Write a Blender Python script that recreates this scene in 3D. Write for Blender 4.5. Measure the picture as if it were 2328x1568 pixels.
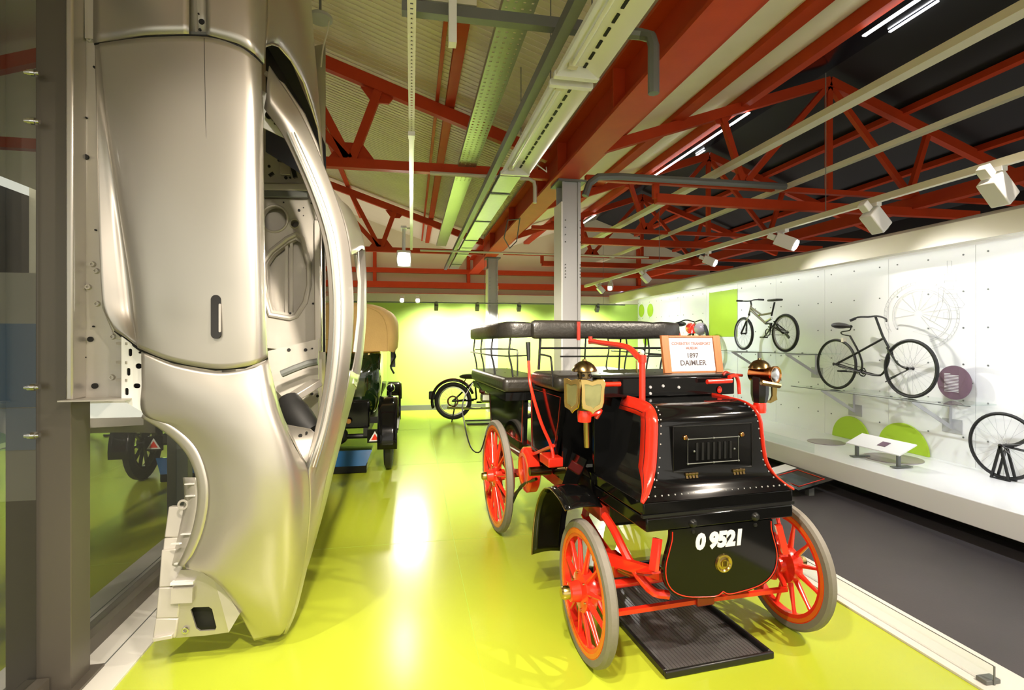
import bpy, bmesh, math, random
from mathutils import Vector, Matrix
from mathutils.geometry import tessellate_polygon
random.seed(7)
for o in list(bpy.data.objects): bpy.data.objects.remove(o)
SC = bpy.context.scene
COL = SC.collection
# ------------------------------------------------------------------ camera
FPX, U0, V0, EYE = 1200.0, 1164.0, 768.0, 1.6
YAW = math.atan(229 / 1200)
cam = bpy.data.cameras.new('camera'); cam.sensor_width = 36; cam.lens = 36 * FPX / 2328
cam.shift_y = -16 / 2328; cam.clip_start = 0.02; cam.clip_end = 100
camo = bpy.data.objects.new('camera', cam); COL.objects.link(camo)
camo.location = (0, 0, EYE); camo.rotation_euler = (math.pi / 2, 0, -YAW)
SC.camera = camo
# ------------------------------------------------------------------ world / exposure
w = bpy.data.worlds.new('world'); SC.world = w; w.use_nodes = True
w.node_tree.nodes['Background'].inputs[0].default_value = (1.0, 0.93, 0.82, 1)
w.node_tree.nodes['Background'].inputs[1].default_value = 1.2
SC.view_settings.view_transform = 'Standard'; SC.view_settings.look = 'None'
SC.view_settings.exposure = 0.52; SC.view_settings.gamma = 1.0
SC.view_settings.use_curve_mapping = False
WARM = (1.0, 0.88, 0.72); NEUT = (1.0, 0.95, 0.88); COOL = (0.84, 0.90, 1.0)
# ------------------------------------------------------------------ geometry helpers
cY, sY = math.cos(YAW), math.sin(YAW)
def ray(u, v):
    a = (u - U0) / FPX; b = (V0 - v) / FPX
    return Vector((a * cY + sY, -a * sY + cY, b))
def on(u, v, ax, val):
    k = ray(u, v); o = Vector((0, 0, EYE)); i = 'xyz'.index(ax)
    return o + k * ((val - o[i]) / k[i])
def AY(u, v, Y): return on(u, v, 'y', Y)
def AX(u, v, X): return on(u, v, 'x', X)
def AZ(u, v, Z): return on(u, v, 'z', Z)

class MB:
    def __init__(s): s.v = []; s.f = []
    def add(s, vs, fs):
        o = len(s.v); s.v += [tuple(p) for p in vs]; s.f += [tuple(i + o for i in q) for q in fs]; return s
    def box(s, c, d, rot=None):
        c = Vector(c); P = []
        for z in (-.5, .5):
            for y in (-.5, .5):
                for x in (-.5, .5):
                    p = Vector((x * d[0], y * d[1], z * d[2]))
                    if rot is not None: p = rot @ p
                    P.append(c + p)
        return s.add(P, [(0, 2, 3, 1), (4, 5, 7, 6), (0, 1, 5, 4), (2, 6, 7, 3), (0, 4, 6, 2), (1, 3, 7, 5)])
    def b2(s, lo, hi):
        return s.box([(a + b) / 2 for a, b in zip(lo, hi)], [abs(b - a) for a, b in zip(lo, hi)])
    def bar(s, a, b, w, h, up=(0, 0, 1)):
        a = Vector(a); b = Vector(b); d = b - a; L = d.length; d.normalize(); up = Vector(up)
        x = d.cross(up)
        if x.length < 1e-4: x = d.cross(Vector((1, 0, 0)))
        x.normalize(); z = x.cross(d)
        return s.box((a + b) / 2, (w, L, h), Matrix((x, d, z)).transposed())
    def tube(s, pts, r, n=8, closed=False, caps=True):
        pts = [Vector(p) for p in pts]; N = len(pts)
        rs = r if isinstance(r, (list, tuple)) else [r] * N
        base = len(s.v); pv = None
        for i, p in enumerate(pts):
            if closed: t = pts[(i + 1) % N] - pts[i - 1]
            else: t = pts[min(i + 1, N - 1)] - pts[max(i - 1, 0)]
            t.normalize()
            if pv is None:
                pv = t.orthogonal().normalized()
            else:
                pv = pv - t * pv.dot(t)
                pv = pv.normalized() if pv.length > 1e-6 else t.orthogonal().normalized()
            q = t.cross(pv)
            for k in range(n):
                an = 2 * math.pi * k / n
                s.v.append(tuple(p + (pv * math.cos(an) + q * math.sin(an)) * rs[i]))
        for i in range(N if closed else N - 1):
            j = (i + 1) % N
            for k in range(n):
                l = (k + 1) % n
                s.f.append((base + i * n + k, base + i * n + l, base + j * n + l, base + j * n + k))
        if caps and not closed:
            s.f.append(tuple(base + k for k in reversed(range(n))))
            s.f.append(tuple(base + (N - 1) * n + k for k in range(n)))
        return s
    def lathe(s, prof, o, axis, n=20):
        o = Vector(o); ax = Vector(axis).normalized(); e = ax.orthogonal().normalized(); g = ax.cross(e)
        base = len(s.v)
        for r, h in prof:
            for k in range(n):
                an = 2 * math.pi * k / n
                s.v.append(tuple(o + ax * h + (e * math.cos(an) + g * math.sin(an)) * max(r, 1e-4)))
        for i in range(len(prof) - 1):
            for k in range(n):
                l = (k + 1) % n
                s.f.append((base + i * n + k, base + i * n + l, base + (i + 1) * n + l, base + (i + 1) * n + k))
        shut = abs(prof[0][0] - prof[-1][0]) < 1e-9 and abs(prof[0][1] - prof[-1][1]) < 1e-9
        if prof[0][0] > 1e-3 and not shut: s.f.append(tuple(base + k for k in reversed(range(n))))
        if prof[-1][0] > 1e-3 and not shut: s.f.append(tuple(base + (len(prof) - 1) * n + k for k in range(n)))
        return s
    def ring(s, o, axis, R, r, n=40, m=10, sq=1.0):
        o = Vector(o); ax = Vector(axis).normalized(); e = ax.orthogonal().normalized(); g = ax.cross(e)
        prof = []
        base = len(s.v)
        for i in range(n):
            an = 2 * math.pi * i / n; d = e * math.cos(an) + g * math.sin(an)
            for k in range(m):
                b = 2 * math.pi * k / m
                s.v.append(tuple(o + d * (R + r * math.cos(b)) + ax * (r * sq * math.sin(b))))
        for i in range(n):
            j = (i + 1) % n
            for k in range(m):
                l = (k + 1) % m
                s.f.append((base + i * m + k, base + j * m + k, base + j * m + l, base + i * m + l))
        return s
    def rect_ring(s, o, axis, R0, R1, h, n=48):
        return s.lathe([(R0, -h / 2), (R1, -h / 2), (R1, h / 2), (R0, h / 2), (R0, -h / 2)], o, axis, n)
    def ball(s, c, r, sc=(1, 1, 1), n=12, m=8):
        c = Vector(c); base = len(s.v)
        for i in range(m + 1):
            t = math.pi * i / m
            for k in range(n):
                p = 2 * math.pi * k / n
                s.v.append((c.x + r * sc[0] * math.sin(t) * math.cos(p), c.y + r * sc[1] * math.sin(t) * math.sin(p), c.z + r * sc[2] * math.cos(t)))
        for i in range(m):
            for k in range(n):
                l = (k + 1) % n
                s.f.append((base + i * n + k, base + (i + 1) * n + k, base + (i + 1) * n + l, base + i * n + l))
        return s
    def grid(s, rows, closed=False):
        base = len(s.v); n = len(rows[0])
        for r in rows: s.v += [tuple(p) for p in r]
        for i in range(len(rows) - 1):
            for k in range(n if closed else n - 1):
                l = (k + 1) % n
                s.f.append((base + i * n + k, base + i * n + l, base + (i + 1) * n + l, base + (i + 1) * n + k))
        return s
    def plate(s, loops, ext):
        """loops: outer then holes, 3D points; extruded by vector ext"""
        ext = Vector(ext); L = [[Vector(p) for p in l] for l in loops]
        flat = [p for l in L for p in l]; n = len(flat); base = len(s.v)
        tri = tessellate_polygon(L)
        s.v += [tuple(p) for p in flat] + [tuple(p + ext) for p in flat]
        for t in tri:
            s.f.append(tuple(base + i for i in t)); s.f.append(tuple(base + n + i for i in reversed(t)))
        o = 0
        for l in L:
            m = len(l)
            for i in range(m):
                j = (i + 1) % m
                s.f.append((base + o + i, base + o + j, base + n + o + j, base + n + o + i))
            o += m
        return s
    def build(s, name, mat, parent=None, smooth=40, bevel=0, solid=0, sub=0, fix=True, label=None, kind=None):
        me = bpy.data.meshes.new(name); me.from_pydata(s.v, [], s.f)
        if fix:
            bm = bmesh.new(); bm.from_mesh(me)
            bmesh.ops.remove_doubles(bm, verts=bm.verts, dist=1e-6)
            bmesh.ops.recalc_face_normals(bm, faces=bm.faces); bm.to_mesh(me); bm.free()
        me.validate()
        if smooth:
            me.shade_smooth(); me.set_sharp_from_angle(angle=math.radians(smooth))
        o = bpy.data.objects.new(name, me); COL.objects.link(o)
        me.materials.append(M[mat] if isinstance(mat, str) else mat)
        if parent is not None: o.parent = parent
        if solid:
            m = o.modifiers.new('solid', 'SOLIDIFY'); m.thickness = solid; m.offset = 0
        if bevel:
            m = o.modifiers.new('bevel', 'BEVEL'); m.width = bevel; m.segments = 2; m.limit_method = 'ANGLE'; m.angle_limit = math.radians(50)
        if sub:
            m = o.modifiers.new('sub', 'SUBSURF'); m.levels = sub; m.render_levels = sub
        if label: o['label'] = label
        if kind: o['kind'] = kind
        return o
def thing(name, label, cat, loc=(0, 0, 0), rz=0, group=None, kind=None):
    o = bpy.data.objects.new(name, None); COL.objects.link(o); o.empty_display_size = 0.1
    o.location = loc; o.rotation_euler = (0, 0, rz); o['label'] = label; o['category'] = cat
    if group: o['group'] = group
    if kind: o['kind'] = kind
    return o
def tag(o, label, cat, group=None, kind=None):
    o['label'] = label; o['category'] = cat
    if group: o['group'] = group
    if kind: o['kind'] = kind
    return o
def struct(o, label=None):
    o['kind'] = 'structure'
    if label: o['label'] = label
    return o
def cr(P, t):
    """Catmull-Rom through list of vectors, t in 0..1"""
    n = len(P) - 1; x = min(max(t, 0), 1) * n; i = min(int(x), n - 1); f = x - i
    p1, p2 = P[i], P[i + 1]; p0 = P[i - 1] if i > 0 else p1 * 2 - p2; p3 = P[i + 2] if i + 2 <= n else p2 * 2 - p1
    return 0.5 * ((2 * p1) + (p2 - p0) * f + (2 * p0 - 5 * p1 + 4 * p2 - p3) * f * f + (3 * p1 - p0 - 3 * p2 + p3) * f ** 3)
def resample(P, n):
    P = [Vector(p) for p in P]
    d = [0]
    for a, b in zip(P, P[1:]): d.append(d[-1] + (b - a).length)
    out = []; k = 0; K = 200
    fine = [cr(P, i / K) for i in range(K + 1)]
    d = [0]
    for a, b in zip(fine, fine[1:]): d.append(d[-1] + (b - a).length)
    for i in range(n):
        t = d[-1] * i / (n - 1)
        while k < K - 1 and d[k + 1] < t: k += 1
        f = (t - d[k]) / max(d[k + 1] - d[k], 1e-9); out.append(fine[k].lerp(fine[k + 1], min(max(f, 0), 1)))
    return out
def smooth_path(P, n): return [cr([Vector(p) for p in P], i / (n - 1)) for i in range(n)]
def loft(curves, n, m):
    C = [resample(c, n) for c in curves]; rows = []
    for i in range(n):
        P = [c[i] for c in C]; rows.append([cr(P, j / (m - 1)) for j in range(m)])
    return rows
def rrect(cx, cz, w, h, r, n=4):
    out = []
    for (sx, sz, a0) in ((1, 1, 0), (-1, 1, 90), (-1, -1, 180), (1, -1, 270)):
        for k in range(n + 1):
            a = math.radians(a0 + 90 * k / n)
            out.append((cx + sx * (w / 2 - r) + r * math.cos(a), cz + sz * (h / 2 - r) + r * math.sin(a)))
    return out
def circ(cx, cz, r, n=16): return [(cx + r * math.cos(2 * math.pi * k / n), cz + r * math.sin(2 * math.pi * k / n)) for k in range(n)]
def text(body, size, name, mat, mw, parent=None, ext=0.001, off=0.0, shear=0.0, align='CENTER', spacing=1.0):
    c = bpy.data.curves.new(name, 'FONT'); c.body = body; c.size = size; c.extrude = ext; c.offset = off; c.shear = shear
    c.align_x = align; c.align_y = 'CENTER'; c.space_character = spacing; c.resolution_u = 3
    t = bpy.data.objects.new('tmp', c); COL.objects.link(t)
    dg = bpy.context.evaluated_depsgraph_get(); me = bpy.data.meshes.new_from_object(t.evaluated_get(dg))
    bpy.data.objects.remove(t); me.name = name
    me.transform(mw); me.materials.clear(); me.materials.append(M[mat])
    o = bpy.data.objects.new(name, me); COL.objects.link(o)
    if parent is not None: o.parent = parent
    return o
def frame_matrix(o, x, y):
    x = Vector(x).normalized(); y = Vector(y); y = (y - x * y.dot(x)).normalized(); z = x.cross(y)
    m = Matrix((x, y, z)).transposed().to_4x4(); m.translation = Vector(o); return m
# ------------------------------------------------------------------ materials
M = {}
def mat(name, col, rough=0.5, metal=0.0, coat=0.0, var=0.06, scale=8, bump=0.0, bscale=60, emit=None, es=0, spec=None, stretch=None):
    m = bpy.data.materials.new(name); m.use_nodes = True; nt = m.node_tree; b = nt.nodes['Principled BSDF']
    b.inputs['Roughness'].default_value = rough; b.inputs['Metallic'].default_value = metal
    if coat: b.inputs['Coat Weight'].default_value = coat; b.inputs['Coat Roughness'].default_value = 0.06
    if spec is not None: b.inputs['Specular IOR Level'].default_value = spec
    tc = nt.nodes.new('ShaderNodeTexCoord'); src = tc.outputs['Object']
    if stretch:
        mp = nt.nodes.new('ShaderNodeMapping'); mp.inputs['Scale'].default_value = stretch
        nt.links.new(src, mp.inputs['Vector']); src = mp.outputs[0]
    n = nt.nodes.new('ShaderNodeTexNoise'); n.inputs['Scale'].default_value = scale; n.inputs['Detail'].default_value = 4
    nt.links.new(src, n.inputs['Vector'])
    mx = nt.nodes.new('ShaderNodeMix'); mx.data_type = 'RGBA'
    lo = [max(0, c * (1 - var)) for c in col]; hi = [min(1, c * (1 + var)) for c in col]
    mx.inputs[6].default_value = (*lo, 1); mx.inputs[7].default_value = (*hi, 1)
    nt.links.new(n.outputs['Fac'], mx.inputs[0]); nt.links.new(mx.outputs[2], b.inputs['Base Color'])
    if bump:
        n2 = nt.nodes.new('ShaderNodeTexNoise'); n2.inputs['Scale'].default_value = bscale; n2.inputs['Detail'].default_value = 3
        nt.links.new(src, n2.inputs['Vector'])
        bp = nt.nodes.new('ShaderNodeBump'); bp.inputs['Strength'].default_value = bump; bp.inputs['Distance'].default_value = 0.01
        nt.links.new(n2.outputs['Fac'], bp.inputs['Height']); nt.links.new(bp.outputs[0], b.inputs['Normal'])
    if emit:
        b.inputs['Emission Color'].default_value = (*emit, 1); b.inputs['Emission Strength'].default_value = es
    M[name] = m; return m
mat('green_floor', (0.45, 0.53, 0.035), 0.23, var=0.05, scale=1.2, bump=0.02, bscale=25)
mat('dark_floor', (0.056, 0.050, 0.054), 0.55, var=0.15, scale=3, bump=0.08, bscale=90)
mat('white_paint', (0.78, 0.76, 0.72), 0.5, var=0.02, scale=2)
mat('white_gloss', (0.80, 0.80, 0.79), 0.25, var=0.02, scale=2)
mat('plinth_white', (0.70, 0.68, 0.63), 0.4, var=0.03, scale=2)
mat('green_wall', (0.42, 0.62, 0.11), 0.6, var=0.12, scale=1.5)
mat('lime_paint', (0.40, 0.60, 0.03), 0.5, var=0.03, scale=3)
mat('lining', (0.84, 0.77, 0.58), 0.6, var=0.05, scale=1.5, bump=0.15, bscale=40, stretch=(0.3, 3, 1))
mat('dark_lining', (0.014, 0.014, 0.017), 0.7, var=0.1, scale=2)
mat('night_glass', (0.004, 0.005, 0.012), 0.12, var=0.2, scale=2)
mat('red_steel', (0.50, 0.050, 0.010), 0.5, spec=0.2, var=0.12, scale=6, bump=0.05)
mat('galv', (0.34, 0.35, 0.33), 0.38, metal=0.8, var=0.12, scale=25)
mat('grey_steel', (0.16, 0.17, 0.16), 0.5, metal=0.3, var=0.1, scale=8)
mat('grey_paint', (0.42, 0.42, 0.43), 0.4, var=0.05, scale=3)
mat('post_steel', (0.12, 0.105, 0.085), 0.38, metal=0.35, var=0.06, scale=4, stretch=(1, 1, 0.1))
mat('chrome', (0.75, 0.75, 0.76), 0.12, metal=1, var=0.02)
mat('shell_silver', (0.55, 0.515, 0.465), 0.36, metal=0.8, coat=0.25, var=0.02, scale=3)
mat('shell_inner', (0.50, 0.47, 0.42), 0.42, metal=0.35, var=0.08, scale=9)
mat('black_gap', (0.004, 0.004, 0.004), 0.6)
mat('black_gloss', (0.004, 0.004, 0.004), 0.09, spec=0.35, var=0.2, scale=3)
mat('black_satin', (0.008, 0.008, 0.008), 0.35, var=0.2)
mat('leather', (0.018, 0.016, 0.013), 0.36, var=0.25, scale=12, bump=0.25, bscale=45)
mat('red_gloss', (0.80, 0.030, 0.012), 0.22, coat=0.4, var=0.05, scale=6)
mat('orange_line', (0.75, 0.13, 0.012), 0.3, coat=0.3)
mat('deep_red', (0.30, 0.02, 0.008), 0.3, coat=0.3, var=0.15)
mat('grey_rubber', (0.20, 0.18, 0.15), 0.65, var=0.15, scale=20, bump=0.1)
mat('rubber', (0.012, 0.012, 0.012), 0.6, var=0.2, scale=20)
mat('tray_grey', (0.085, 0.08, 0.08), 0.3, var=0.1)
mat('brass', (0.55, 0.40, 0.14), 0.2, metal=1, var=0.12, scale=14)
mat('copper', (0.55, 0.27, 0.10), 0.22, metal=1, var=0.15, scale=14)
mat('bronze', (0.20, 0.14, 0.06), 0.25, metal=1, var=0.2, scale=14)
mat('tan_cloth', (0.55, 0.36, 0.13), 0.8, var=0.08, scale=10, bump=0.2, bscale=60)
mat('green_car', (0.006, 0.016, 0.004), 0.07, coat=0.6, var=0.2)
mat('wood', (0.42, 0.13, 0.03), 0.45, var=0.25, scale=6, stretch=(12, 12, 1))
mat('paper', (0.82, 0.83, 0.84), 0.6, var=0.01)
mat('ink', (0.06, 0.045, 0.055), 0.6)
mat('ink_pale', (0.30, 0.16, 0.15), 0.6)
mat('white_letters', (0.85, 0.85, 0.85), 0.4)
mat('purple', (0.16, 0.095, 0.13), 0.35, var=0.04)
mat('purple_grey', (0.30, 0.25, 0.26), 0.3, var=0.04)  # grey purple of the flat plates and the moped leg shield
mat('line_art', (0.42, 0.42, 0.43), 0.6)
mat('blue_tray', (0.006, 0.09, 0.25), 0.15, coat=0.5)
mat('cream_paint', (0.66, 0.62, 0.50), 0.45, var=0.04, scale=4)
mat('maroon', (0.10, 0.006, 0.008), 0.15, coat=0.5)
mat('silver_paint', (0.33, 0.31, 0.22), 0.4, metal=0.3)
mat('lamp_glass', (0.30, 0.29, 0.12), 0.18, metal=0.7, var=0.35, scale=18)
mat('pale_blue', (0.20, 0.33, 0.50), 0.4, var=0.04)
mat('paler_blue', (0.36, 0.46, 0.58), 0.4, var=0.04)
mat('lime_gloss', (0.40, 0.55, 0.05), 0.25)
mat('lamp_glow', (1, 1, 1), 0.5, emit=(1.0, 0.95, 0.85), es=60)
mat('lamp_glow_soft', (1, 1, 1), 0.5, emit=(1.0, 0.95, 0.88), es=18)
mat('led_glow', (1, 1, 1), 0.5, emit=(0.92, 0.94, 1.0), es=4)
mat('cove_glow', (1, 1, 1), 0.5, emit=(0.95, 0.95, 1.0), es=6)
mat('screen_glow', (0.4, 0.5, 0.9), 0.5, emit=(0.5, 0.65, 1.0), es=2)
def glassmat(name, refl, tint, dark):
    m = bpy.data.materials.new(name); m.use_nodes = True; nt = m.node_tree; nt.nodes.clear()
    out = nt.nodes.new('ShaderNodeOutputMaterial'); mx = nt.nodes.new('ShaderNodeMixShader')
    tr = nt.nodes.new('ShaderNodeBsdfTransparent'); tr.inputs[0].default_value = (*tint, 1)
    gl = nt.nodes.new('ShaderNodeBsdfGlossy'); gl.inputs[0].default_value = (0.95, 0.97, 0.95, 1); gl.inputs['Roughness'].default_value = 0.01
    fr = nt.nodes.new('ShaderNodeFresnel'); fr.inputs[0].default_value = refl
    ge = nt.nodes.new('ShaderNodeNewGeometry'); mu = nt.nodes.new('ShaderNodeMath'); mu.operation = 'MULTIPLY'; iv = nt.nodes.new('ShaderNodeMath'); iv.operation = 'SUBTRACT'; iv.inputs[0].default_value = 1
    nt.links.new(ge.outputs['Backfacing'], iv.inputs[1]); nt.links.new(fr.outputs[0], mu.inputs[0]); nt.links.new(iv.outputs[0], mu.inputs[1])
    nt.links.new(mu.outputs[0], mx.inputs[0]); nt.links.new(tr.outputs[0], mx.inputs[1]); nt.links.new(gl.outputs[0], mx.inputs[2])
    nt.links.new(mx.outputs[0], out.inputs[0]); M[name] = m
glassmat('partition_glass', 3.6, (0.72, 0.75, 0.73), 0)
glassmat('clear_glass', 1.45, (0.93, 0.96, 0.95), 0)
# ------------------------------------------------------------------ setting: floors, walls, roof
FAR = 11.9; VX = 1.67; RIDGE_L = -1.93; RIDGE_R = 5.27; SL = 0.344
def chord_z(x):
    if x <= RIDGE_L: return 3.645 + SL * (VX - RIDGE_L) - SL * (RIDGE_L - x)
    if x <= VX: return 3.645 + SL * (VX - x)
    if x <= RIDGE_R: return 3.645 + SL * (x - VX)
    return 3.645 + SL * (RIDGE_R - VX) - SL * (x - RIDGE_R)
fl = MB().b2((-1.33, -5, -0.1), (2.54, FAR, 0)).build('floor', 'green_floor')
struct(fl, 'glossy lime green display floor')
for y in (1.6, 4.2, 6.8, 9.4):
    MB().b2((-1.3, y - 0.0015, -0.001), (2.53, y + 0.0015, 0.0006)).build('floor_seam', 'lime_paint', fl)
MB().b2((0.33, -1, -0.001), (0.333, FAR, 0.0006)).build('floor_seam', 'lime_paint', fl)
struct(MB().b2((2.81, -5, -0.1), (7.5, FAR, 0)).build('floor', 'dark_floor'), 'dark charcoal walkway floor')
struct(MB().b2((-9, -5, -0.1), (-1.68, FAR, 0)).build('floor', 'dark_floor'), 'dark floor behind the glass partition')
struct(MB().b2((2.54, -5, -0.1), (2.81, FAR, 0.012)).build('trim_1', 'plinth_white', bevel=0.002), 'white kerb strip along the walkway')
k = struct(MB().b2((-1.68, -5, -0.1), (-1.33, FAR, 0.012)).build('trim_2', 'plinth_white', bevel=0.002), 'white kerb strip under the glass partition')
MB().b2((-1.47, -5, 0.011), (-1.464, FAR, 0.0135)).build('joint', 'grey_steel', k)
# far wall
wf = MB().b2((-1.7, FAR, 0), (5.6, FAR + 0.12, 2.40)).build('wall_far', 'green_wall'); struct(wf, 'lime green far display wall')
struct(MB().b2((-1.7, FAR - 0.02, 2.405), (5.6, FAR + 0.14, 2.58)).build('trim_3', 'cream_paint'), 'cream band above the green wall')
struct(MB().b2((-1.5, FAR - 0.03, 0.0), (5.3, FAR - 0.001, 0.11)).build('baseboard_far', 'grey_steel'), 'dark grey skirting of the green wall')
lr = thing('washer_rail', 'thin grey lamp rail hung in front of the green wall', 'lighting track', (1.5, 10.9, 2.31))
MB().b2((-3.0, -0.012, 0), (3.1, 0.012, 0.02)).build('rail', 'grey_steel', lr)
for x in (-2.5, 0.0, 2.6): MB().tube([(x, 0, 0.02), (x, 0, 1.45)], 0.003, 6).build('suspension_wire', 'grey_steel', lr)
g = struct(MB().b2((-9, 14.6, 0), (9, 14.7, 5.2)).build('wall_gable', 'lining'), 'dim gable wall beyond the display wall')
for z, h in ((2.95, 0.16), (3.35, 0.12), (2.70, 0.10)):
    MB().b2((-6, 14.4, z), (9, 14.58, z + h)).build('wall_rail', 'red_steel', g)
for x in (-3.6, -1, 1.5, 4.0, 6.5): MB().b2((x, 14.42, 3.0), (x + 0.09, 14.57, 4.2)).build('wall_stud', 'red_steel', g)
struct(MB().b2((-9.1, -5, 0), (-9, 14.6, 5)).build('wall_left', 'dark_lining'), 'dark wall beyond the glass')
wb = struct(MB().b2((-9, 6.0, 0), (-3.45, 6.1, 2.24)).build('wall_back', 'cream_paint'), 'cream display wall beyond the glass partition')
MB().b2((-8.9, 5.985, 0.92), (-3.47, 5.999, 1.74)).build('blue_panel', 'pale_blue', wb); MB().b2((-8.9, 5.985, 0.50), (-3.47, 5.999, 0.91)).build('blue_panel', 'paler_blue', wb)
# right wall panels
XR = 5.35
wr = MB().b2((XR + 0.02, -5, 0), (XR + 0.2, FAR, 2.62)).build('wall_right', 'white_paint'); struct(wr, 'white bicycle display wall')
ya, yb = AX(2218, 700, XR).y, AX(2020, 700, XR).y; pw = yb - ya
y = ya - pw * 6
while y < FAR - 0.05:
    MB().b2((XR, y + 0.002, 0.3), (XR + 0.019, min(y + pw, FAR) - 0.002, 2.5)).build('panel', 'white_gloss', wr); y += pw
mb = MB()
for j in range(-3, 9):
    for i in range(6):
        for q in (0.12, 0.5, 0.88):
            p = (XR - 0.001, ya + pw * (j + q), 0.62 + i * 0.36)
            if p[1] < FAR: mb.lathe([(0.009, -0.004), (0.009, 0.0)], p, (1, 0, 0), 8)
mb.build('fixing_cap', 'grey_steel', wr, kind='stuff')
# fascia box over the wall
XF = 4.62
fa = MB().plate([[(XF, -5, 2.42), (XF, -5, 2.60), (XF + 0.06, -5, 2.64), (XR + 0.2, -5, 2.64), (XR + 0.2, -5, 2.56), (XF + 0.12, -5, 2.56), (XF + 0.12, -5, 2.42)]], (0, 5 + FAR, 0)).build('trim_4', 'cream_paint')
struct(fa, 'cream fascia overhanging the bicycle wall')
MB().b2((XF + 0.125, -5, 2.43), (XF + 0.16, FAR, 2.555)).build('light_baffle', 'white_gloss', fa)
MB().b2((XF + 0.17, -5, 2.52), (XF + 0.23, FAR, 2.55)).build('light_strip', 'cove_glow', fa)
# raised white platform
XP = 4.25
pf = MB().b2((XP, -5, 0.15), (XR, FAR - 0.05, 0.35)).build('platform', 'white_gloss', bevel=0.006); struct(pf, 'raised white platform below the bicycle wall')
MB().b2((XP + 0.35, -5, 0.0), (XR, FAR - 0.05, 0.149)).build('recessed_plinth', 'black_satin', pf)
# roof linings
def roof(x0, x1, m, name='ceiling', lab=None, y0=-5, y1=14.6, dz=0.15, n=1):
    o = MB().plate([[(x0, y0, chord_z(x0) + dz), (x1, y0, chord_z(x1) + dz), (x1, y0, chord_z(x1) + dz + 0.05), (x0, y0, chord_z(x0) + dz + 0.05)]], (0, y1 - y0, 0)).build(name, m)
    return struct(o, lab)
roof(RIDGE_L, VX, 'lining', lab='cream ribbed roof lining above the display floor')
roof(-5.5, RIDGE_L, 'lining', lab='cream ribbed roof lining above the glass partition')
roof(VX, 4.06, 'lining', lab='cream roof lining right of the red valley beam')
ng = roof(4.06, RIDGE_R, 'night_glass', name='window_1', lab='black night-time rooflight glazing')
roof(RIDGE_R, 8.9, 'dark_lining', lab='roof lining beyond the ridge, coloured dark as unlit')  # lack of light on this slope is put into its near-black colour
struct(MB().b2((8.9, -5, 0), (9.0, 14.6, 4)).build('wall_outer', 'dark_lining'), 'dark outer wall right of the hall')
# corrugation ribs of the visible lining (fine relief, one part)
c0 = [o for o in bpy.data.objects if o.name == 'ceiling'][0]
mb = MB(); yy = 1.0
while yy < 11.8:
    mb.bar((RIDGE_L, yy, chord_z(RIDGE_L) + 0.145), (VX - 0.1, yy, chord_z(VX - 0.1) + 0.145), 0.02, 0.004); yy += 0.08
mb.build('lining_rib', 'lining', c0, kind='stuff')
# ------------------------------------------------------------------ steel frame
def truss(Y, lab, right=True, left=True, col='red_steel', extra=True):
    t = thing('roof_truss', lab, 'truss', (VX, Y, 3.4), group='red steel roof trusses')
    L = lambda x, z: (x - VX, 0, z - 3.4)
    def P(name, a, b, w=0.07, h=0.09): return MB().bar(L(*a), L(*b), w, h).build(name, col, t)
    def gus(x, z, s=0.16, up=1):
        MB().plate([[L(x - s * 1.3, z), L(x + s * 1.3, z), L(x + s * .55, z + up * s), L(x - s * .55, z + up * s)]], (0, 0.03, 0)).build('gusset', col, t)
    if left:
        P('top_chord', (-5.4, chord_z(-5.4)), (RIDGE_L, chord_z(RIDGE_L)), 0.09, 0.13)
        P('top_chord', (RIDGE_L, chord_z(RIDGE_L)), (VX - 0.12, chord_z(VX - 0.12)), 0.09, 0.13)
        P('tie', (-5.4, 3.47), (VX - 0.12, 3.47), 0.09, 0.10)
        for a, b in (((-0.33, chord_z(-0.33)), (-0.62, 3.52)), ((-1.25, chord_z(-1.25)), (-0.66, 3.52)), ((-1.93, 4.88), (-0.68, 3.52)), ((-1.93, 4.88), (-1.93, 3.47)), ((-1.93, 4.88), (-3.2, 3.47)), ((-3.5, chord_z(-3.5)), (-3.2, 3.47))):
            P('web_brace', a, b)
        gus(-0.63, 3.50, 0.2); gus(-0.33, chord_z(-0.33) - 0.02, 0.16, -1); gus(-3.2, 3.5)
    if right:
        P('top_chord', (VX + 0.12, chord_z(VX + 0.12)), (RIDGE_R, chord_z(RIDGE_R)), 0.09, 0.12)
        P('top_chord', (RIDGE_R, chord_z(RIDGE_R)), (8.8, chord_z(8.8)), 0.09, 0.12)
        P('tie', (2.88, 3.27), (7.6, 3.27), 0.09, 0.11)
        P('tie', (2.0, 3.47), (8.6, 3.47), 0.07, 0.06)
        for a, b in (((3.75, chord_z(3.75)), (4.05, 3.5)), ((RIDGE_R, 4.85), (4.05, 3.5)), ((RIDGE_R, 4.85), (RIDGE_R, 3.47)), ((RIDGE_R, 4.85), (6.5, 3.5)), ((6.8, chord_z(6.8)), (6.5, 3.5)), ((2.88, 3.27), (2.88, 3.5))):
            P('web_brace', a, b, 0.06, 0.07)
        gus(4.05, 3.47, 0.16); gus(6.5, 3.47, 0.16); gus(3.75, chord_z(3.75), 0.12, -1)
    return t
truss(5.9, 'red steel roof truss in front of the nearest grey column')
truss(11.5, 'red steel roof truss furthest back over the green wall')
truss(0.3, 'red steel roof truss over the viewer, nearest end of the hall')
truss(8.7, 'red steel roof truss between the two columns on the right side', left=False)
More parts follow.
